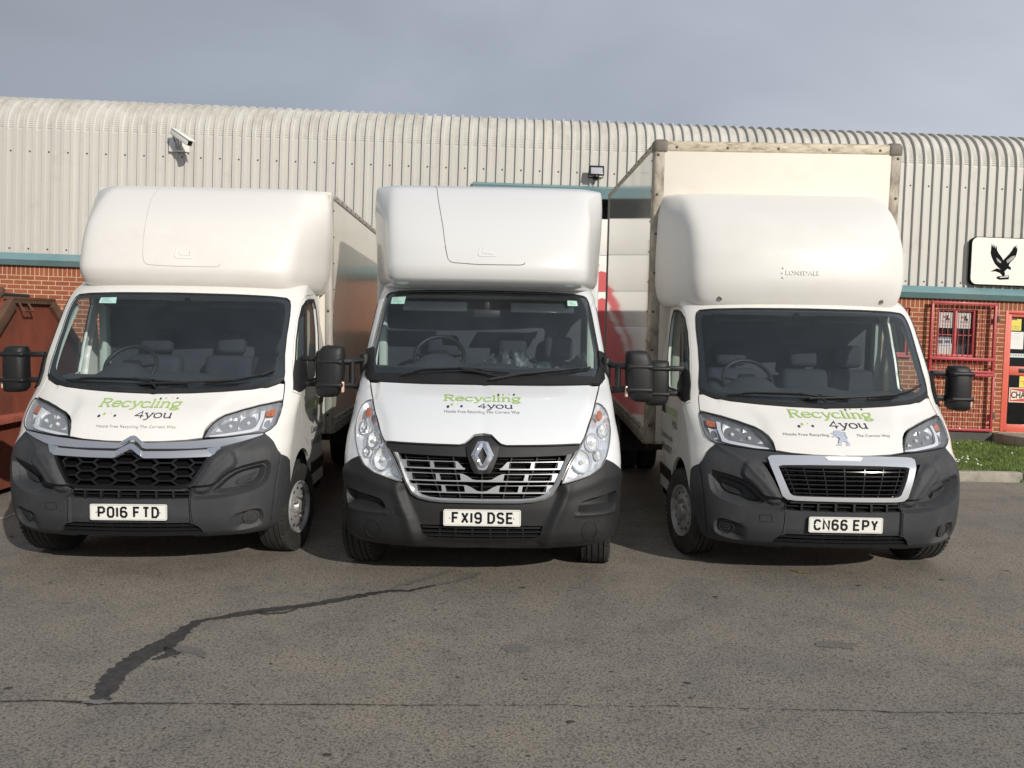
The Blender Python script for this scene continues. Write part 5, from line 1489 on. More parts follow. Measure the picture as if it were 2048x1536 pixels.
wet = mat('wet_asphalt', (0.046, 0.043, 0.041), 0.6, var=0.45, vscale=26, dirt=(0.10, 0.09, 0.08), dscale=9, damt=0.5, spec=0.5, bump=0.3, bscale=90)
damp = mat('damp_asphalt', (0.15, 0.138, 0.125), 0.8, var=0.35, vscale=60, bump=0.3, bscale=90)
S1 = streak([(1560, 205, .045), (1500, 213, .07), (1400, 232, .085), (1250, 260, .08), (1160, 272, .085), (1050, 284, .10), (940, 300, .10), (890, 311, .06), (830, 318, .04), (790, 328, .08), (745, 355, .11), (700, 395, .14), (650, 425, .19), (590, 450, .17), (520, 492, .15), (470, 535, .14), (430, 585, .13), (405, 630, .11), (395, 662, .09)], 1)
S2 = streak([(660, 430, .03), (690, 455, .10), (650, 470, .08), (610, 478, .02)], 2)
S3 = streak([(1190, 277, .02), (1140, 292, .035), (1060, 297, .03), (1020, 290, .02)], 3, .006)
S4 = streak([(1560, 204, .05), (1640, 205, .035), (1700, 190, .045), (1740, 182, .02)], 4, .008)
flat('trickle', [S1, S2, S3, S4], wet, 0.004)
D1 = streak([(1545, 207, .05), (1600, 180, .045), (1700, 158, .04), (1790, 130, .05)], 5, .01)
D2 = streak([(1720, 186, .05), (1800, 170, .05), (1850, 160, .06), (1925, 132, .07)], 6, .012)
D3 = streak([(690, 430, .10), (740, 438, .12), (800, 452, .06), (820, 470, .02)], 7, .02)
flat('damp_patch', [D1, D2, D3], damp, 0.0035)
crack = mat('crack_dark', (0.030, 0.027, 0.024), 0.95, var=0.4, vscale=30)
C1 = streak([(-60, 646, 0.0109), (0, 648, 0.0109), (180, 645, 0.0136), (300, 650, 0.0204), (360, 655, 0.0340), (430, 655, 0.0306), (520, 656, 0.0163), (700, 656, 0.0116), (900, 658, 0.0102), (1150, 661, 0.0088), (1400, 660, 0.0082), (1600, 664, 0.0068), (1900, 663, 0.0061), (2048, 664, 0.0054)], 8, .006, 0.0204)
C2 = streak([(2040, 664, 0.0068), (2270, 662, 0.0068), (2330, 668, 0.0054), (2400, 664, 0.0048), (2560, 670, 0.0054), (2660, 664, 0.0054), (2800, 672, 0.0061), (2980, 678, 0.0054), (3200, 681, 0.0054), (3500, 686, 0.0068), (3570, 692, 0.0082), (3800, 692, 0.0041), (4100, 697, 0.0041), (4400, 700, 0.0041)], 9, .005, 0.0204)
flat('crack', [C1, C2], crack, 0.0045)
flat('grit', [streak([(330, 652, .03), (390, 650, .05), (450, 652, .035)], 10, .01, .02)], mat('grit_pale', (0.17, 0.165, 0.16), 0.9, var=0.4, vscale=70), 0.006)
spots = []
r_ = random.Random(4)
for x, y, w, h in ((2060, 432, .09, .07), (3350, 422, .13, .06), (355, 728, .035, .016), (320, 748, .02, .01), (265, 252, .05, .02)):
    if w == 0: continue
    c = ground_px(x / 2, 1080 + y / 2)
    spots.append(jag([(c[0] + w * cos(a) * r_.uniform(.7, 1.2), c[1] + h * sin(a) * r_.uniform(.7, 1.2)) for a in np.linspace(0, 2 * pi, 13)[:-1]], min(w, h) * 0.25, 0.03, r_.random()))
flat('oil_stain', spots, mat('oil_mark', (0.15, 0.137, 0.122), 0.85, var=0.35, vscale=55), 0.003)
# scattered grit and leaf scraps
bits = []; pale = []
for k in range(330):
    y = 3.2 + 4.4 * r_.random() ** 1.2; x = r_.uniform(-0.72, 0.72) * (y + 0.6); s_ = r_.uniform(.003, .009) * (2.0 if r_.random() < .10 else 1)
    bits.append([(x + s_ * r_.uniform(.6, 1.9) * cos(a), y + s_ * r_.uniform(.4, 1.1) * sin(a)) for a in np.linspace(0, 2 * pi, 7)[:-1]])
for k in range(50):
    y = 3.3 + 5.4 * r_.random(); x = r_.uniform(-0.66, 0.66) * (y + 0.5); s_ = r_.uniform(.003, .006)
    pale.append([(x + s_ * r_.uniform(.6, 1.3) * cos(a), y + s_ * r_.uniform(.5, 1.2) * sin(a)) for a in np.linspace(0, 2 * pi, 7)[:-1]])
flat('dark_scraps', bits, mat('scrap_dark', (0.045, 0.038, 0.030), 0.9), 0.005, 'stuff')
flat('pale_grit', pale, mat('scrap_pale', (0.45, 0.43, 0.39), 0.9), 0.006, 'stuff')
yl = ground_px(1601, 1144)
flat('yellow_mark', [jag([(yl[0] - .09, yl[1] + .05), (yl[0] + .02, yl[1] + .02), (yl[0] + .09, yl[1] - .05), (yl[0] - .02, yl[1] - .03)], .012, .03, 3)], mat('yellow_mark', (0.24, 0.17, 0.07), 0.9, var=0.4, vscale=40), 0.005)
wm = [jag([ground_px(x, y) for x, y in q], .012, .03, i) for i, q in enumerate((((-30, 1042), (8, 1034), (9, 1038), (-30, 1048)), ((10, 1034), (22, 1030), (23, 1033), (12, 1037)), ((23, 1029), (33, 1026), (34, 1028), (25, 1032))))]
flat('faded_line', wm, mat('line_paint', (0.36, 0.35, 0.32), 0.85, var=0.35, vscale=35), 0.005)

# kerb and lawn bank in front of the office
KY = 10.10
mb = MB(); x = 3.55; rk = random.Random(2)
while x < 16:
    mb.box((x + 0.4525, KY + 0.06, 0.03 + rk.uniform(-.004, .004)), (0.90, 0.125, 0.18), bev=0.02, seg=3, rot=Matrix.Rotation(rk.uniform(-.004, .004), 3, 'Z')); x += 0.915
o = mb.build('kerb', mat('kerb_stone', (0.33, 0.305, 0.25), 0.9, var=0.3, vscale=5, bump=0.5, bscale=70, dirt=(0.10, 0.10, 0.055), dscale=3.5, damt=0.85), None, 40)
o.matrix_world = GM; o['kind'] = 'structure'
def lawn_z(x, y):
    a = np.clip((y - (KY + 0.12)) / 3.35, 0, 1)
    zk = KY * sin(GY) + x * sin(GX) + 0.112
    zw = 0.675 + 0.10 * sstep(x, 8.2, 9.2) * sstep(y, 12.2, 13.5)
    return zk * (1 - a) + zw * a + 0.012 * np.sin(x * 3.1 + y * 2.3) + 0.008 * np.sin(x * 7.7 - y * 5.1)
gx, gy = np.meshgrid(np.linspace(3.5, 16, 90), np.linspace(KY + 0.115, 14.0, 30))
mb = MB(); n, m_ = gx.shape
mb.add(np.stack([gx, gy, lawn_z(gx, gy)], -1).reshape(-1, 3), [[i * m_ + j, i * m_ + j + 1, (i + 1) * m_ + j + 1, (i + 1) * m_ + j] for i in range(n - 1) for j in range(m_ - 1)])
o = mb.build('lawn', mat('lawn_soil', (0.09, 0.12, 0.03), 0.95, var=0.4, vscale=3), None, 0); o['kind'] = 'structure'
def blades(n, x0, x1, y0, y1, hmin, hmax, seed):
    R = np.random.default_rng(seed)
    x = R.uniform(x0, x1, n); y = R.uniform(y0, y1, n); h = R.uniform(hmin, hmax, n) * (0.7 + 0.5 * (np.sin(x * 4.3) * np.cos(y * 3.7) + 1) / 2); a = R.uniform(0, 2 * pi, n); w = R.uniform(.003, .006, n)
    z = lawn_z(x, y); ln = h * R.uniform(.2, .8, n); b = R.uniform(0, 2 * pi, n)
    p0 = np.stack([x - np.cos(a) * w, y - np.sin(a) * w, z - .004], -1); p1 = np.stack([x + np.cos(a) * w, y + np.sin(a) * w, z - .004], -1)
    p2 = np.stack([x + np.cos(b) * ln, y + np.sin(b) * ln, z + h], -1)
    return np.stack([p0, p1, p2], 1).reshape(-1, 3)
mb = MB()
P = np.concatenate([blades(52000, 4.4, 10.5, KY + .10, 13.66, .022, .06, 1), blades(3500, 8.5, 10.5, 13.0, 13.5, .06, .16, 2), blades(2600, 4.4, 12.0, KY + 0.09, KY + 0.2, .03, .10, 3)])
mb.add(P, np.arange(len(P)).reshape(-1, 3).tolist(), 0, False)
o = mb.build('grass', mat('grass_blade', (0.155, 0.225, 0.045), 0.7, var=0.45, vscale=2.4, dirt=(0.20, 0.20, 0.06), dscale=1.3, damt=0.5), None, 0); o['kind'] = 'stuff'
mb = MB(); rd = random.Random(6)
for k in range(46):
    if k < 20: x, y = 5.95 + rd.gauss(0, .16), 10.95 + rd.gauss(0, .22)
    else: x, y = rd.uniform(5.5, 9.5), rd.uniform(10.4, 13.0)
    s_ = rd.uniform(.008, .014); z = float(lawn_z(np.array(x), np.array(y))) + rd.uniform(.045, .065)
    mb.add([(x + s_ * cos(a), y + s_ * sin(a) * .8, z + s_ * sin(a) * .5) for a in np.linspace(0, 2 * pi, 7)[:-1]], [[0, 1, 2, 3, 4, 5]], 0, False)
o = mb.build('daisies', mat('petal', (0.75, 0.74, 0.66), 0.7), None, 0); o['kind'] = 'stuff'
# weeds along the kerb foot
mb = MB()
for k in range(26):
    x = rd.choice([rd.uniform(6.3, 8.2), rd.uniform(5.4, 9)]); 
    for q in range(rd.randint(8, 22)):
        a, h = rd.uniform(0, 2 * pi), rd.uniform(.03, .10); w = rd.uniform(.006, .014); xx = x + rd.gauss(0, .04)
        mb.add([(xx - w, KY - .012, 0), (xx + w, KY - .014, 0), (xx + cos(a) * h * .7, KY - .02 - abs(sin(a)) * h * .6, h)], [[0, 1, 2]], 0, False)
o = mb.build('weeds', MATS['grass_blade'], None, 0); o.matrix_world = GM; o['kind'] = 'stuff'

# ================================================================== the warehouse
WH = thing('warehouse', 'long brick warehouse with cream ribbed cladding curving over into its roof behind the trucks', 'warehouse', BM)
def brick_mat(name, w, h, offset, c1, c2, mortar):
    m, t, b = node_mat(name); N = t.nodes.new; K = t.links.new
    tc = N('ShaderNodeTexCoord'); mp_ = N('ShaderNodeMapping'); mp_.inputs['Rotation'].default_value = (radians(-90), 0, 0)
    sx = N('ShaderNodeSeparateXYZ'); cx = N('ShaderNodeCombineXYZ'); K(tc.outputs['Object'], sx.inputs[0]); K(sx.outputs['X'], cx.inputs['X'])
    zo = N('ShaderNodeMath'); zo.operation = 'SUBTRACT'; zo.inputs[1].default_value = 2.868; K(sx.outputs['Z'], zo.inputs[0]); K(zo.outputs[0], cx.inputs['Y'])
    br = N('ShaderNodeTexBrick'); br.offset = offset; br.inputs['Scale'].default_value = 1; br.inputs['Brick Width'].default_value = w; br.inputs['Row Height'].default_value = h
    br.inputs['Mortar Size'].default_value = 0.0068; br.inputs['Mortar Smooth'].default_value = 0.1; br.inputs['Bias'].default_value = 0
    br.inputs['Color1'].default_value = (*c1, 1); br.inputs['Color2'].default_value = (*c2, 1); br.inputs['Mortar'].default_value = (*mortar, 1)
    K(cx.outputs[0], br.inputs['Vector'])
    n = N('ShaderNodeTexNoise'); n.inputs['Scale'].default_value = 38; n.inputs['Detail'].default_value = 6; K(tc.outputs['Object'], n.inputs['Vector'])
    r = N('ShaderNodeMapRange'); r.inputs['From Min'].default_value = .3; r.inputs['From Max'].default_value = .7; r.inputs['To Min'].default_value = .78; r.inputs['To Max'].default_value = 1.16; K(n.outputs['Fac'], r.inputs['Value'])
    n2 = N('ShaderNodeTexNoise'); n2.inputs['Scale'].default_value = 1.1; n2.inputs['Detail'].default_value = 4; K(tc.outputs['Object'], n2.inputs['Vector'])
    r2 = N('ShaderNodeMapRange'); r2.inputs['From Min'].default_value = .3; r2.inputs['From Max'].default_value = .7; r2.inputs['To Min'].default_value = .88; r2.inputs['To Max'].default_value = 1.1; K(n2.outputs['Fac'], r2.inputs['Value'])
    mu = N('ShaderNodeMath'); mu.operation = 'MULTIPLY'; K(r.outputs['Result'], mu.inputs[0]); K(r2.outputs['Result'], mu.inputs[1])
    sc = N('ShaderNodeVectorMath'); sc.operation = 'SCALE'; K(br.outputs['Color'], sc.inputs[0]); K(mu.outputs[0], sc.inputs['Scale'])
    K(sc.outputs['Vector'], b.inputs['Base Color']); b.inputs['Roughness'].default_value = .88
    bp = N('ShaderNodeBump'); bp.inputs['Strength'].default_value = .6; bp.inputs['Distance'].default_value = .008; bp.invert = True
    K(br.outputs['Fac'], bp.inputs['Height']); K(bp.outputs['Normal'], b.inputs['Normal'])
    return m
brick = brick_mat('brick', .225, .075, .5, (.335, .105, .048), (.27, .080, .038), (.64, .42, .275))
soldier = brick_mat('soldier_brick', .075, .225, 0, (.335, .105, .048), (.27, .080, .038), (.64, .42, .275))
teal = mat('teal_metal', (.155, .27, .285), .45, coat=.2, var=.12, vscale=3, dirt=(.30, .34, .33), dscale=2, damt=.35)
red_steel = mat('red_steel', (.42, .035, .045), .45, coat=.2, var=.2, vscale=8)
red_frame = mat('red_frame', (.47, .075, .07), .5, var=.15, vscale=8)
door_red = mat('door_red', (.66, .115, .072), .5, coat=.15, var=.12, vscale=4)
concrete = mat('concrete', (.40, .37, .31), .9, var=.25, vscale=5, bump=.5, bscale=40, dirt=(.12, .12, .08), dscale=3, damt=.7)
plinth_m = mat('plinth', (.085, .083, .075), .9, var=.3, vscale=4, bump=.4, bscale=40)
shutter_m = mat('shutter', (.78, .76, .71), .45, var=.06, vscale=2)
shutter_red = mat('shutter_red', (.60, .09, .10), .5, var=.1, vscale=3)
def clad_mat():
    m, t, b = node_mat('cladding'); N = t.nodes.new; K = t.links.new
    tc = N('ShaderNodeTexCoord'); mp_ = N('ShaderNodeMapping'); mp_.inputs['Scale'].default_value = (7, 1, .35); K(tc.outputs['Object'], mp_.inputs['Vector'])
    n = N('ShaderNodeTexNoise'); n.inputs['Scale'].default_value = 1; n.inputs['Detail'].default_value = 6; n.inputs['Roughness'].default_value = .65; K(mp_.outputs['Vector'], n.inputs['Vector'])
    r = N('ShaderNodeValToRGB'); e = r.color_ramp.elements; e[0].position, e[0].color = .25, (.50, .485, .445, 1); e[1].position, e[1].color = .75, (.585, .57, .53, 1); K(n.outputs['Fac'], r.inputs['Fac'])
    n2 = N('ShaderNodeTexNoise'); n2.inputs['Scale'].default_value = 2.2; n2.inputs['Detail'].default_value = 8; n2.inputs['Roughness'].default_value = .7; K(tc.outputs['Object'], n2.inputs['Vector'])
    # lichen and soot gather on the curved part
    sx = N('ShaderNodeSeparateXYZ'); K(tc.outputs['Object'], sx.inputs[0])
    h = N('ShaderNodeMapRange'); h.inputs['From Min'].default_value = 5.15; h.inputs['From Max'].default_value = 5.75; h.inputs['To Min'].default_value = -.04; h.inputs['To Max'].default_value = .12; K(sx.outputs['Z'], h.inputs['Value'])
    ad = N('ShaderNodeMath'); ad.operation = 'ADD'; K(n2.outputs['Fac'], ad.inputs[0]); K(h.outputs['Result'], ad.inputs[1])
    d = N('ShaderNodeMapRange'); d.inputs['From Min'].default_value = .53; d.inputs['From Max'].default_value = .80; d.inputs['To Max'].default_value = .55; K(ad.outputs[0], d.inputs['Value'])
    x = N('ShaderNodeMix'); x.data_type = 'RGBA'; K(d.outputs['Result'], x.inputs['Factor']); K(r.outputs['Color'], x.inputs[6]); x.inputs[7].default_value = (.30, .275, .225, 1)
    # every sheet has weathered a little differently
    fl = N('ShaderNodeMath'); fl.operation = 'MULTIPLY'; fl.inputs[1].default_value = 1 / .924; K(sx.outputs['X'], fl.inputs[0])
    f2 = N('ShaderNodeMath'); f2.operation = 'FLOOR'; K(fl.outputs[0], f2.inputs[0])
    wn = N('ShaderNodeTexWhiteNoise'); wn.noise_dimensions = '1D'; K(f2.outputs[0], wn.inputs['W'])
    wr = N('ShaderNodeMapRange'); wr.inputs['To Min'].default_value = .94; wr.inputs['To Max'].default_value = 1.04; K(wn.outputs['Value'], wr.inputs['Value'])
    vm = N('ShaderNodeVectorMath'); vm.operation = 'SCALE'; K(x.outputs[2], vm.inputs[0]); K(wr.outputs['Result'], vm.inputs['Scale'])
    K(vm.outputs['Vector'], b.inputs['Base Color']); b.inputs['Roughness'].default_value = .5; b.inputs['Specular IOR Level'].default_value = .4
    return m
X0, X1 = -15.0, 15.0
def rect(x0, x1, z0, z1): return [(x0, z0), (x1, z0), (x1, z1), (x0, z1)]
DOOR_X = (-0.66, 3.3)
WIN = (7.07, 7.737, 2.07, 2.885); WIN2 = (5.72, 6.60, 2.07, 2.885); ENT = (8.21, 9.15, .845, 2.88)
def wall_panel(name, poly, holes, m, y=0.0, depth=.12):
    mb = MB(); V, F = cdt_fill(poly, holes)
    mb.add([(a, y, b) for a, b in V], F.tolist(), 0, False)
    for h in holes:
        n = len(h); mb.add([(a, y, b) for a, b in h] + [(a, y + depth, b) for a, b in h], [[i, (i + 1) % n, n + (i + 1) % n, n + i] for i in range(n)], 0, False)
    return mb.build(name, m, WH, 0)
SZ = 2.868
wall_panel('brick_wall', [(X0, -1.2), (DOOR_X[0], -1.2), (DOOR_X[0], SZ), (X0, SZ)], [], brick)
wall_panel('brick_wall', [(DOOR_X[1], -1.2), (X1, -1.2), (X1, SZ), (ENT[1], SZ), (ENT[1], ENT[2]), (ENT[0], ENT[2]), (ENT[0], SZ), (WIN[1], SZ), (WIN[1], WIN[2]), (WIN[0], WIN[2]), (WIN[0], SZ), (WIN2[1], SZ), (WIN2[1], WIN2[2]), (WIN2[0], WIN2[2]), (WIN2[0], SZ), (DOOR_X[1], SZ)], [], brick)
mb = MB()
for a0, a1, b0, b1 in (WIN, WIN2, ENT):
    for q in ([(a0, b0), (a0, SZ)], [(a1, SZ), (a1, b0)], [(a1, b0), (a0, b0)]):
        (p, r), (s_, t_) = q
        mb.add([(p, 0, r), (s_, 0, t_), (s_, .12, t_), (p, .12, r)], [[0, 1, 2, 3]], 0, False)
mb.build('wall_reveal', brick, WH, 0)
for a0, a1 in ((X0, DOOR_X[0]), (DOOR_X[1], X1)):
    mb = MB(); mb.add([(a0, -.001, SZ), (a1, -.001, SZ), (a1, -.001, 3.2), (a0, -.001, 3.2), (a0, .03, SZ), (a1, .03, SZ)], [[0, 1, 2, 3], [4, 5, 1, 0]], 0, False)
    mb.build('soldier_course', soldier, WH, 0)
# cladding: ribbed sheet bent over the eaves
pitch = .154
px_ = [(0, 0, 0), (.007, 0, 1), (.093, 0, 1), (.100, 0, 0), (.108, .036, 0), (.139, .036, 0), (.147, 0, 0)]
path = [(0, 3.17, 0, 0), (0, 4.50, 0, 0), (0, 5.22, 0, 0)]
Rr = .63; nC = 26
for k in range(nC * 2 + 1):
    a = radians(86) * k / (nC * 2)
    path.append((Rr - Rr * cos(a), 5.24 + Rr * sin(a), a, (.009 if k % 2 else 0) * (1 if a < 1.25 else 0)))
ye, ze = path[-1][0], path[-1][1]
path.append((ye + 6, ze + 6 * tan(radians(4)), radians(86), 0)); path.append((ye + 14, ze + 14 * tan(radians(4)), radians(86), 0))
nx = int((X1 - X0) / pitch); ph = -8.371 - .124
start = ph - pitch * math.ceil((ph - X0) / pitch)
xs = [(start + i * pitch + a, d, c) for i in range(nx + 2) for a, d, c in px_]
A = np.array(xs); B = np.array(path)
out = A[:, 1][None, :] - A[:, 2][None, :] * B[:, 3][:, None]
Yv = B[:, 0][:, None] - np.cos(B[:, 2])[:, None] * out; Zv = B[:, 1][:, None] + np.sin(B[:, 2])[:, None] * out; Xv = np.broadcast_to(A[:, 0][None, :], Yv.shape)
mb = MB(); n, m_ = Yv.shape
door_cut = lambda i, j: False
F = [[i * m_ + j, i * m_ + j + 1, (i + 1) * m_ + j + 1, (i + 1) * m_ + j] for i in range(n - 1) for j in range(m_ - 1) if not (i == 0 and DOOR_X[0] < A[j, 0] < DOOR_X[1] - pitch)]
mb.add(np.stack([Xv, Yv - .006, Zv], -1).reshape(-1, 3), F)
mb.build('cladding', clad_mat(), WH, 30)
mb = MB()
for j in range(0, nx + 1, 2):
    xx = start + j * pitch + .05
    for z in (4.885, 3.305 if not (DOOR_X[0] - .2 < xx < DOOR_X[1] + .1) else None):
        if z: mb.disc((xx, -.006, z), .016, 'Y', 8, 0, -1, .008)
mb.build('cladding_screws', rivet_dark, WH)
# teal drip flashing over the brick
def flashing(name, x0, x1, z0, h, d=.125, lip=.115):
    mb = MB(); pr = [(-.046, z0 + h + lip), (-d, z0 + h), (-d + .058, z0), (-.02, z0 - .004)]
    mb.add([(x, y, z) for x in (x0, x1) for y, z in pr], [[0, 4, 5, 1], [1, 5, 6, 2], [2, 6, 7, 3]], 0, False)
    for q in range(int((x1 - x0) / 3)): pass
    mb.add([(x0, y, z) for y, z in pr], [[0, 1, 2, 3]], 0, False); mb.add([(x1, y, z) for y, z in pr], [[3, 2, 1, 0]], 0, False)
    return mb.build(name, teal, WH, 0)
flashing('drip_flashing', X0, DOOR_X[0] - .02, 3.03, .085)
flashing('drip_flashing', DOOR_X[1] + .02, X1, 3.03, .085)
flashing('door_header', DOOR_X[0] - .10, DOOR_X[1] + .10, 4.458, .155, .13, .05)
# roller door recessed under the header
mb = MB()
for k in range(7):
    z1_ = 4.16 - .605 * k; mb.box(((DOOR_X[0] + DOOR_X[1]) / 2, .14, z1_ - .30), (DOOR_X[1] - DOOR_X[0], .04, .597), bev=.006)
dr = mb.build('loading_door', shutter_m, WH, 40)
rj = random.Random(9)
def jagged(p, amp): return jag(p, amp, .09, rj.random())
mb = MB()
for p in ([(1.9, 3.30), (1.35, 3.29), (1.02, 3.28), (.90, 3.05), (.74, 2.74), (.54, 2.10), (.44, 1.72), (.66, 2.25), (.80, 2.52), (.98, 2.84), (1.06, 2.92), (1.9, 2.98)],
          [(1.9, 2.86), (1.46, 2.84), (1.06, 2.76), (.90, 2.54), (.72, 2.20), (.54, 1.82), (.34, 1.30), (.26, 0.9), (1.9, 0.9)]):
    V, F = cdt_fill(jagged(p, .03)); mb.add([(a, .1165, b) for a, b in V], F.tolist(), 0, False)
mb.build('door_graphic', shutter_red, dr, 0)
mb = MB()
for sx in DOOR_X: mb.add([(sx, -.01, -1), (sx, .5, -1), (sx, .5, 4.46), (sx, -.01, 4.46)], [[0, 1, 2, 3]], 0, False)
mb.add([(DOOR_X[0], .01, 4.47), (DOOR_X[1], .01, 4.47), (DOOR_X[1], .5, 4.47), (DOOR_X[0], .5, 4.47), (DOOR_X[1], .3, 4.0), (DOOR_X[0], .3, 4.0)], [[0, 1, 2, 3], [3, 2, 4, 5]], 0, False)
mb.build('door_recess', mat('recess_dark', (.03, .03, .03), .9), WH, 0)
# plinth, step
mb = MB(); mb.box((5.75, -.03, .35), (4.6, .08, .98), bev=.005); mb.build('plinth', plinth_m, WH, 0)
mb = MB(); mb.box((9.1, -.52, .40), (2.06, 1.10, .86), bev=.02); mb.box((9.1, .02, .80), (1.9, .2, .08), bev=.008); mb.build('door_step', concrete, WH, 40)

def framed_window(x0, x1, z0, z1, mull=None, transom=None):
    w = .045
    mb = MB()
    mb.box(((x0 + x1) / 2, .06, z1 - w / 2), (x1 - x0, .06, w), bev=.006); mb.box(((x0 + x1) / 2, .06, z0 + w / 2), (x1 - x0, .06, w), bev=.006)
    for x in (x0 + w / 2, x1 - w / 2): mb.box((x, .061, (z0 + z1) / 2), (w, .06, z1 - z0 - .002), bev=.006)
    if mull: mb.box((mull, .062, (z0 + z1) / 2), (w * .9, .055, z1 - z0 - .01), bev=.006)
    if transom: mb.box(((x0 + x1) / 2, .063, transom), (x1 - x0 - .02, .03, .012))
    o = mb.build('window', red_frame, WH, 40)
    g = MB(); g.add([(x0 + .02, .07, z0 + .02), (x1 - .02, .07, z0 + .02), (x1 - .02, .07, z1 - .02), (x0 + .02, .07, z1 - .02)], [[0, 1, 2, 3]], 0, False); g.build('pane', shop_glass, o, 0)
    s = MB(); s.box(((x0 + x1) / 2, -.01, z0 - .02), (x1 - x0 + .1, .10, .035), bev=.006); s.build('sill', red_frame, o, 40)
    return o
def sheet(name, x0, x1, z0, z1, m, par, y=.085):
    mb = MB(); mb.add([(x0, y, z0), (x1, y, z0), (x1, y, z1), (x0, y, z1)], [[0, 1, 2, 3]], 0, False); return mb.build(name, m, par, 0)
def lines(name, items, m, par, y):
    mb = MB()
    for a0, a1, b0, b1 in items: mb.add([(a0, y, b0), (a1, y, b0), (a1, y, b1), (a0, y, b1)], [[0, 1, 2, 3]], 0, False)
    return mb.build(name, m, par, 0)
w1 = framed_window(*WIN, mull=7.40, transom=2.44)
framed_window(*WIN2, mull=6.16)
ink_red = mat('ink_red', (.55, .05, .05), .6)
for a0, a1 in ((7.135, 7.365), (7.445, 7.675)):
    s_ = sheet('poster', a0, a1, 2.555, 2.815, paper, w1, .078)
    lines('poster_print', [(a0 + .06, a0 + .10, 2.72, 2.755), (a0 + .05, a0 + .20, 2.645, 2.657), (a0 + .05, a0 + .20, 2.60, 2.607), (a0 + .05, a0 + .20, 2.585, 2.590)], ink_red, s_, .0775)
    lines('poster_drawing', [(a0 + .11, a0 + .18, 2.685, 2.72), (a0 + .12, a0 + .15, 2.72, 2.77), (a0 + .04, a0 + .19, 2.67, 2.676)], ink_black, s_, .0772)
s_ = sheet('poster', 7.125, 7.355, 2.10, 2.40, paper, w1, .079)
lines('poster_print', [(7.13, 7.35, 2.375, 2.395), (7.14, 7.22, 2.29, 2.35), (7.25, 7.34, 2.30, 2.35), (7.13, 7.35, 2.255, 2.262)], mat('print_blue', (.09, .12, .28), .6), s_, .0785)
mb = MB()
mb.box((7.55, .45, 2.17), (.34, .3, .22), bev=.05); mb.box((7.44, .40, 2.2), (.12, .2, .26), bev=.02); mb.box((7.40, .5, 2.27), (.66, .02, .012))
mb.build('window_clutter', paper, w1, 40)
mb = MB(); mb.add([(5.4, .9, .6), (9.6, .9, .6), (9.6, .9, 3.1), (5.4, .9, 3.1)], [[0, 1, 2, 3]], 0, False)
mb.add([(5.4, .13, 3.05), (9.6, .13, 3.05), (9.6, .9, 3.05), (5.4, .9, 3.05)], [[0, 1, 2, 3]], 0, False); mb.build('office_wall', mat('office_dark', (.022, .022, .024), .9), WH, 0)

# entrance door
mb = MB(); a0, a1, b0, b1 = ENT
mb.box((a0 + .025, .05, (b0 + b1) / 2), (.05, .12, b1 - b0), bev=.006); mb.box((a1 - .025, .05, (b0 + b1) / 2), (.05, .12, b1 - b0), bev=.006); mb.box(((a0 + a1) / 2, .051, b1 - .025), (a1 - a0 - .1, .12, .05), bev=.006)
ent = mb.build('entrance_door', door_red, WH, 40)
mb = MB(); L0, L1_ = a0 + .056, a1 - .056
for x in (L0 + .035, L1_ - .035): mb.box((x, .045, (b0 + b1) / 2 - .02), (.07, .05, b1 - b0 - .07), bev=.008)
for z, h in ((b1 - .075, .06), (1.875, .15), (b0 + .065, .13)): mb.box(((L0 + L1_) / 2, .046, z), (L1_ - L0 - .138, .05, h), bev=.004)
lf = mb.build('door_leaf', door_red, ent, 40)
sheet('door_pane', L0 + .06, L1_ - .06, 1.94, b1 - .1, shop_glass, ent, .052); sheet('door_pane', L0 + .06, L1_ - .06, b0 + .12, 1.81, shop_glass, ent, .052)
mb = MB(); mb.box((8.62, .018, 1.88), (.25, .012, .07), bev=.004); mb.build('letterbox', black_trim, ent)
s_ = sheet('notice', 8.345, 8.515, 2.55, 2.745, paper_yellow, ent, .048)
lines('notice_print', [(8.35, 8.44, 2.725, 2.742)], ink_purple, s_, .0475)
mb = MB()
for x in (8.395, 8.455): mb.lathe([(0, .030), (.001, .018)], 14, 0, 'Y', (x, .0472, 2.60))
mb.build('notice_rings', mat('olive', (.35, .36, .06), .7), s_)
s_ = sheet('notice', 8.337, 8.565, 2.24, 2.53, paper, ent, .0485)
lines('notice_print', [(8.40, 8.50, 2.50, 2.508)] + [(8.36, 8.36 + .15, 2.46 - k * .022, 2.463 - k * .022) for k in range(4)], mat('print_pale', (.5, .52, .55), .7), s_, .048)
sheet('notice', 8.60, 8.80, 2.30, 2.74, mat('paper_lilac', (.45, .45, .66), .7), ent, .0485)
s_ = sheet('opening_hours', 8.335, 8.80, 2.10, 2.165, paper_pale, ent, .0485)
lines('notice_print', [(8.35 + k * .045, 8.375 + k * .045, 2.125, 2.148) for k in range(9)], mat('print_grey', (.25, .27, .28), .7), s_, .048)
s_ = sheet('sticker', 8.534, 8.80, 1.60, 1.795, paper_yellow, ent, .0485)
lines('sticker_print', [(8.56, 8.70, 1.69, 1.71), (8.60, 8.72, 1.65, 1.68)], mat('print_orange', (.75, .28, .04), .6), s_, .048)
s_ = sheet('bow_tie_sticker', 8.37, 9.05, 1.345, 1.592, mat('cream_vinyl', (.74, .66, .52), .5), ent, .047)
mb = MB(); r0, r1, z0_, z1_ = 8.385, 9.035, 1.36, 1.577
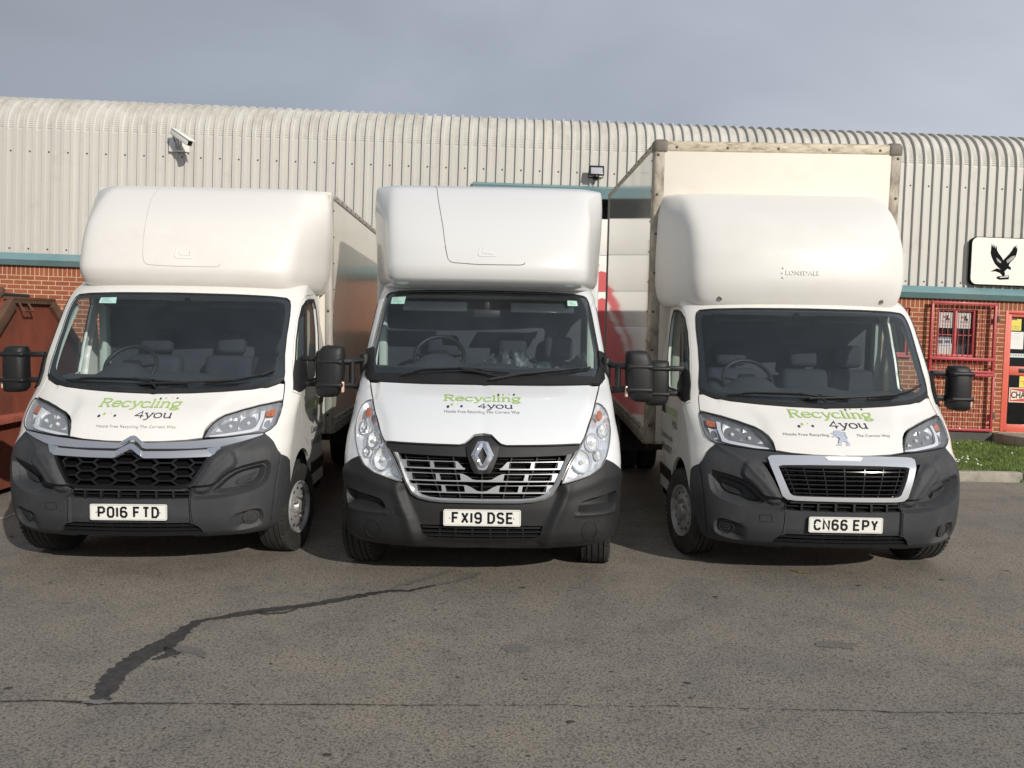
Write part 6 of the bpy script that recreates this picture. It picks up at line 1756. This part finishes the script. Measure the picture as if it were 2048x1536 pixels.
mb.add([(x, .0462, z) for x, z in ((r0, z1_), (r1, z1_), (r1 - .02, z1_ - .02), ((r0 + r1) / 2, z1_ - .07), (r0 + .02, z1_ - .02), (r0, z0_), (r1, z0_), (r1 - .02, z0_ + .02), ((r0 + r1) / 2, z0_ + .07), (r0 + .02, z0_ + .02))],
       [[0, 4, 3, 2, 1], [5, 6, 7, 8, 9], [0, 5, 9, 4], [1, 2, 7, 6]], 0, False)
mb.build('sticker_border', ink_red, s_, 0)
mb = MB(); V, F = font_text('CHAMPION', .155, 0, .004, 1.0); V[:, 0] *= .60 / V[:, 0].max()
text_flat(mb, V, F, Matrix(((1, 0, 0, 8.405), (0, 0, 1, .0455), (0, 1, 0, 1.418), (0, 0, 0, 1)))); mb.build('sticker_lettering', ink_black, s_, 0)

# red security grille standing off the wall in front of the window
GR = thing('security_grille', 'red steel security grille with thin vertical bars over the office window', 'security grille', BM)
gx0, gx1, yg = 6.90, 8.0, -.10
def grille_leaf(name, x0, x1, z0, z1, parent, bars, mids=()):
    mb = MB(); w = .042
    for z in (z0 + w / 2, z1 - w / 2): mb.box(((x0 + x1) / 2, yg, z), (x1 - x0, .04, w), bev=.004)
    for x in (x0 + w / 2, x1 - w / 2): mb.box((x, yg + .001, (z0 + z1) / 2), (w, .04, z1 - z0 - .002), bev=.004)
    for z in mids: mb.box(((x0 + x1) / 2, yg - .004, z), (x1 - x0 - .004, .05, .048), bev=.004)
    o = mb.build(name, red_steel, parent, 40)
    for k in range(bars):
        x = x0 + w + (x1 - x0 - 2 * w) * (k + .75) / (bars + .5)
        b = MB(); b.tube([(x, yg - .012, z0 + .01), (x, yg - .012, z1 - .01)], .0065, 6); b.build('bar', red_steel, o)
    return o
grille_leaf('grille_frame', gx0, gx1, 1.81, 2.98, GR, 11, (2.04,))
grille_leaf('grille_gate', gx0 + .01, gx1 + .02, .845, 1.80, GR, 11)
for z in (2.72, 1.11):
    mb = MB(); mb.box((gx1 + .04, yg + .02, z), (.05, .06, .09), bev=.01); mb.tube([(gx1 + .02, yg - .01, z - .06), (gx1 + .02, yg - .01, z + .06)], .014, 8); mb.build('hinge', rivet_dark, GR)
mb = MB()
for x in (gx0 + .02, gx1 - .02):
    for z in (2.9, 1.9, .95): mb.box((x, yg / 2, z), (.03, -yg - .03, .03))
mb.build('standoff', red_steel, GR)

# sign with an eagle
SG = thing('shop_sign', 'cream rounded sign board with a black eagle on the cladding above the entrance', 'sign', BM)
def rrect(x0, x1, z0, z1, r, n=6):
    return [(cx + r * cos(a0 + k * pi / 2 / n), cz + r * sin(a0 + k * pi / 2 / n)) for cx, cz, a0 in ((x1 - r, z1 - r, 0), (x0 + r, z1 - r, pi / 2), (x0 + r, z0 + r, pi), (x1 - r, z0 + r, 1.5 * pi)) for k in range(n + 1)]
mb = MB(); mb.prism(rrect(7.515, 11.2, 3.285, 4.055, .10), -.125, -.075); mb.build('sign_board', mat('sign_cream', (.80, .77, .69), .4, coat=.2), SG, 40, recalc=True)
mb = MB(); mb.prism(rrect(7.503, 11.21, 3.273, 4.067, .11), -.115, -.045); mb.build('sign_edge', ink_matt, SG, 40, recalc=True)
def EZ(p): return [(7.512 + (x - 465) / 2.843 * .00837, 4.051 - (y - 100) / 2.843 * .00835) for x, y in p]
wing_l = [(575, 130), (573, 160), (572, 185), (578, 205), (588, 225), (600, 245), (618, 262), (634, 275), (612, 268), (575, 288), (605, 286), (630, 294), (648, 312), (655, 313), (660, 300), (656, 285), (672, 268), (690, 276), (692, 262), (678, 252), (684, 235), (705, 215), (716, 195), (722, 170), (722, 145), (715, 155), (716, 132), (705, 150), (704, 138), (692, 165), (678, 185), (660, 205), (645, 222), (640, 212), (630, 198), (618, 185), (608, 168), (603, 140), (598, 160), (593, 135), (588, 155), (583, 132), (580, 150)]
mb = MB(); mb.prism(EZ(wing_l), -.127, -.126); mb.build('eagle_emblem', ink_matt, SG, 0)
mb = MB(); mb.prism(EZ([(604, 208), (620, 218), (636, 232), (630, 240), (612, 228)]), -.1277, -.1272); mb.prism(EZ([(664, 222), (690, 200), (712, 192), (706, 212), (684, 228), (668, 238)]), -.1277, -.1272)
mb.build('eagle_shading', mat('ink_mid', (.32, .31, .30), .6), SG, 0)
mb = MB(); mb.prism(EZ([(612, 318), (624, 312), (684, 306), (682, 328), (630, 332), (614, 326)]), -.127, -.126); mb.build('eagle_perch', ink_matt, SG, 0)
mb = MB(); mb.prism(EZ([(630, 316), (680, 310), (679, 316), (632, 321)]), -.1277, -.1272); mb.build('perch_highlight', paper, SG, 0)
mb = MB(); V, F = font_text('A', .62, .25, .012); text_flat(mb, V, F, Matrix(((1, 0, 0, 8.405), (0, 0, 1, -.1262), (0, 1, 0, 3.52), (0, 0, 0, 1)))); mb.build('sign_lettering', ink_matt, SG, 0)

# camera, floodlight, notices
CC = thing('security_camera', 'white security camera on a square plate high on the ribbed cladding', 'security camera', BM)
white_box = mat('white_box', (.78, .77, .72), .4, var=.06)
mb = MB(); mb.box((-5.545, -.055, 5.07), (.33, .03, .225), bev=.004); mb.build('mounting_plate', white_box, CC)
cb, cf = Vector((-5.60, -.20, 5.245)), Vector((-5.225, -.46, 5.005)); d = (cf - cb); ln = d.length
q = d.to_track_quat('Y', 'Z').to_matrix()
mb = MB(); mid = (cb + cf) / 2
mb.box(mid, (.105, ln, .095), rot=q, bev=.018, seg=3); mb.box(mid + q @ Vector((0, .02, .055)), (.125, ln + .03, .02), rot=q, bev=.008); ho = mb.build('camera_housing', white_box, CC, 40)
mb = MB(); mb.box(cf + q @ Vector((0, .001, -.004)), (.075, .006, .068), rot=q, bev=.002); mb.build('camera_window', black_gloss, ho)
mb = MB(); mb.tube([(-5.54, -.06, 5.06), (-5.53, -.15, 5.05), tuple(mid + q @ Vector((0, -.08, -.05)))], .026, 8); mb.box((-5.545, -.085, 5.06), (.11, .04, .13), bev=.01); mb.build('camera_arm', mat('grey_arm', (.42, .43, .44), .4, metal=.3), CC, 40)
mb = MB(); mb.tube([(-5.60, -.07, 5.10), (-5.62, -.14, 5.18), (-5.60, -.20, 5.21), tuple(cb + q @ Vector((0, -.0, -.02)))], .010, 6); mb.build('camera_cable', ink_black, CC)
FL = thing('floodlight', 'black rectangular floodlight on the cladding above the loading door header', 'floodlight', BM)
rt = Matrix.Rotation(radians(-18), 3, 'X')
mb = MB(); mb.box((1.25, -.20, 4.885), (.245, .05, .165), rot=rt, bev=.012)
for k in range(7): mb.box((1.15 + .033 * k, -.165, 4.90), (.006, .05, .13), rot=rt)
ho = mb.build('lamp_housing', black_trim, FL, 40)
mb = MB(); mb.box((1.25, -.227, 4.878), (.19, .004, .115), rot=rt, bev=.001); mb.build('lamp_glass', mat('lamp_face', (.42, .42, .45), .15, coat=.5), ho)
mb = MB(); mb.box((1.25, -.228, 4.85), (.10, .006, .035), rot=rt, bev=.001); mb.build('led_chip', mat('led_pale', (.72, .71, .66), .4), ho)
mb = MB(); mb.tube([(1.13, -.19, 4.88), (1.13, -.06, 4.80), (1.37, -.06, 4.80), (1.37, -.19, 4.88)], .010, 6); mb.box((1.25, -.05, 4.80), (.08, .03, .05)); mb.tube([(1.25, -.15, 4.83), (1.22, -.10, 4.72), (1.21, -.05, 4.66)], .006, 6); mb.build('bracket', black_trim, FL)
NT = thing('notice_board', 'white notice with blue print on the brick wall between the left and middle trucks', 'notice', BM)
sheet('notice_sheet', -2.70, -2.385, 2.175, 2.45, mat('paper_glossy', (.66, .67, .70), .3, coat=.4), NT, -.012)
lines('notice_print', [(-2.54, -2.41 - .02 * (k % 3), 2.415 - .026 * k, 2.432 - .026 * k) for k in range(9)], paper_blue, NT, -.0125)
NY = MB(); NY.add([(-2.74, -.011, 2.03), (-2.56, -.011, 2.03), (-2.56, -.011, 2.17), (-2.74, -.011, 2.17)], [[0, 1, 2, 3]], 0, False)
o = NY.build('small_notice', mat('paper_lemon', (.60, .56, .20), .6, var=.2), None, 0); o.matrix_world = BM; tag(o, 'small yellow notice under the white one on the brick wall', 'notice')

# rusty enclosed skip on the left
SK = thing('waste_skip', 'rusty red enclosed metal skip with sloping ends beside the left truck', 'skip', GM @ Matrix.Translation((-5.1, 0, 0)))
rust = mat('rust_red', (.215, .056, .032), .75, var=.3, vscale=2.2, bump=.25, bscale=30, dirt=(.075, .034, .02), dscale=2.6, damt=.9, aniso=(1, 1, .5))
rust_hi = mat('rust_light', (.36, .10, .07), .7, var=.3, vscale=3, bump=.2, bscale=30, dirt=(.10, .045, .028), dscale=4, damt=.8)
mb = MB(); upper = [(7.35, .80), (8.54, 1.985), (9.27, 1.985), (10.35, 1.05), (10.35, .80)]
mb.prism(upper, 0, -1.75, 'YZ'); mb.prism([(7.30, .08), (10.40, .08), (10.40, .80), (7.30, .80)], .02, -1.77, 'YZ'); bd = mb.build('skip_body', rust, SK, 30, recalc=True)
mb = MB(); mb.box((.045, 8.85, .785), (.15, 3.12, .075), bev=.008); mb.build('ledge', rust_hi, SK)
mb = MB()
def bar_yz(p, q, w, t_, x):
    a, b = Vector((x, *p)), Vector((x, *q)); dd = b - a
    mb.box((a + b) / 2, (t_, dd.length, w), rot=dd.to_track_quat('Y', 'Z').to_matrix(), bev=.006)
bar_yz((7.40, .87), (8.53, 1.95), .11, .06, .02); mb.build('edge_channel', mat('rust_brown', (.115, .060, .035), .8, var=.35, vscale=4), SK); mb = MB(); bar_yz((9.24, 1.965), (10.33, 1.02), .10, .05, .02)
mb.build('edge_channel', mat('rust_brown', (.115, .060, .035), .8, var=.35, vscale=4), SK)
mb = MB(); mb.box((-.01, 8.90, 2.0), (.11, .78, .03), bev=.004); mb.box((.035, 8.90, 1.975), (.012, .76, .05)); mb.build('top_angle', mat('rust_brown', (.1, .05, .03)), SK)
mb = MB(); mb.tube([(.03, 8.62, 1.96), (.085, 8.62, 1.87), (.085, 8.78, 1.87), (.03, 8.78, 1.96)], .012, 6); mb.build('hook', MATS['rust_brown'], SK)
mb = MB(); mb.box((-.95, 8.75, 2.035), (1.5, .95, .05), bev=.015); mb.box((-.95, 8.33, 1.93), (1.5, .04, .20), rot=Matrix.Rotation(radians(-42), 3, 'X')); mb.build('lid', mat('lid_black', (.018, .017, .016), .6), SK)
mb = MB()
for k in range(3): mb.box((-.14 - .5 * k, 8.40, 1.90), (.10, .55, .05), rot=Matrix.Rotation(radians(45), 3, 'X'), bev=.006)
mb.build('lid_strap', MATS['rust_brown'], SK)
mb = MB()
for y in (8.0, 9.0, 10.0): mb.box((.05, y, .43), (.07, .09, .66), bev=.008)
mb.build('side_rib', rust, SK)
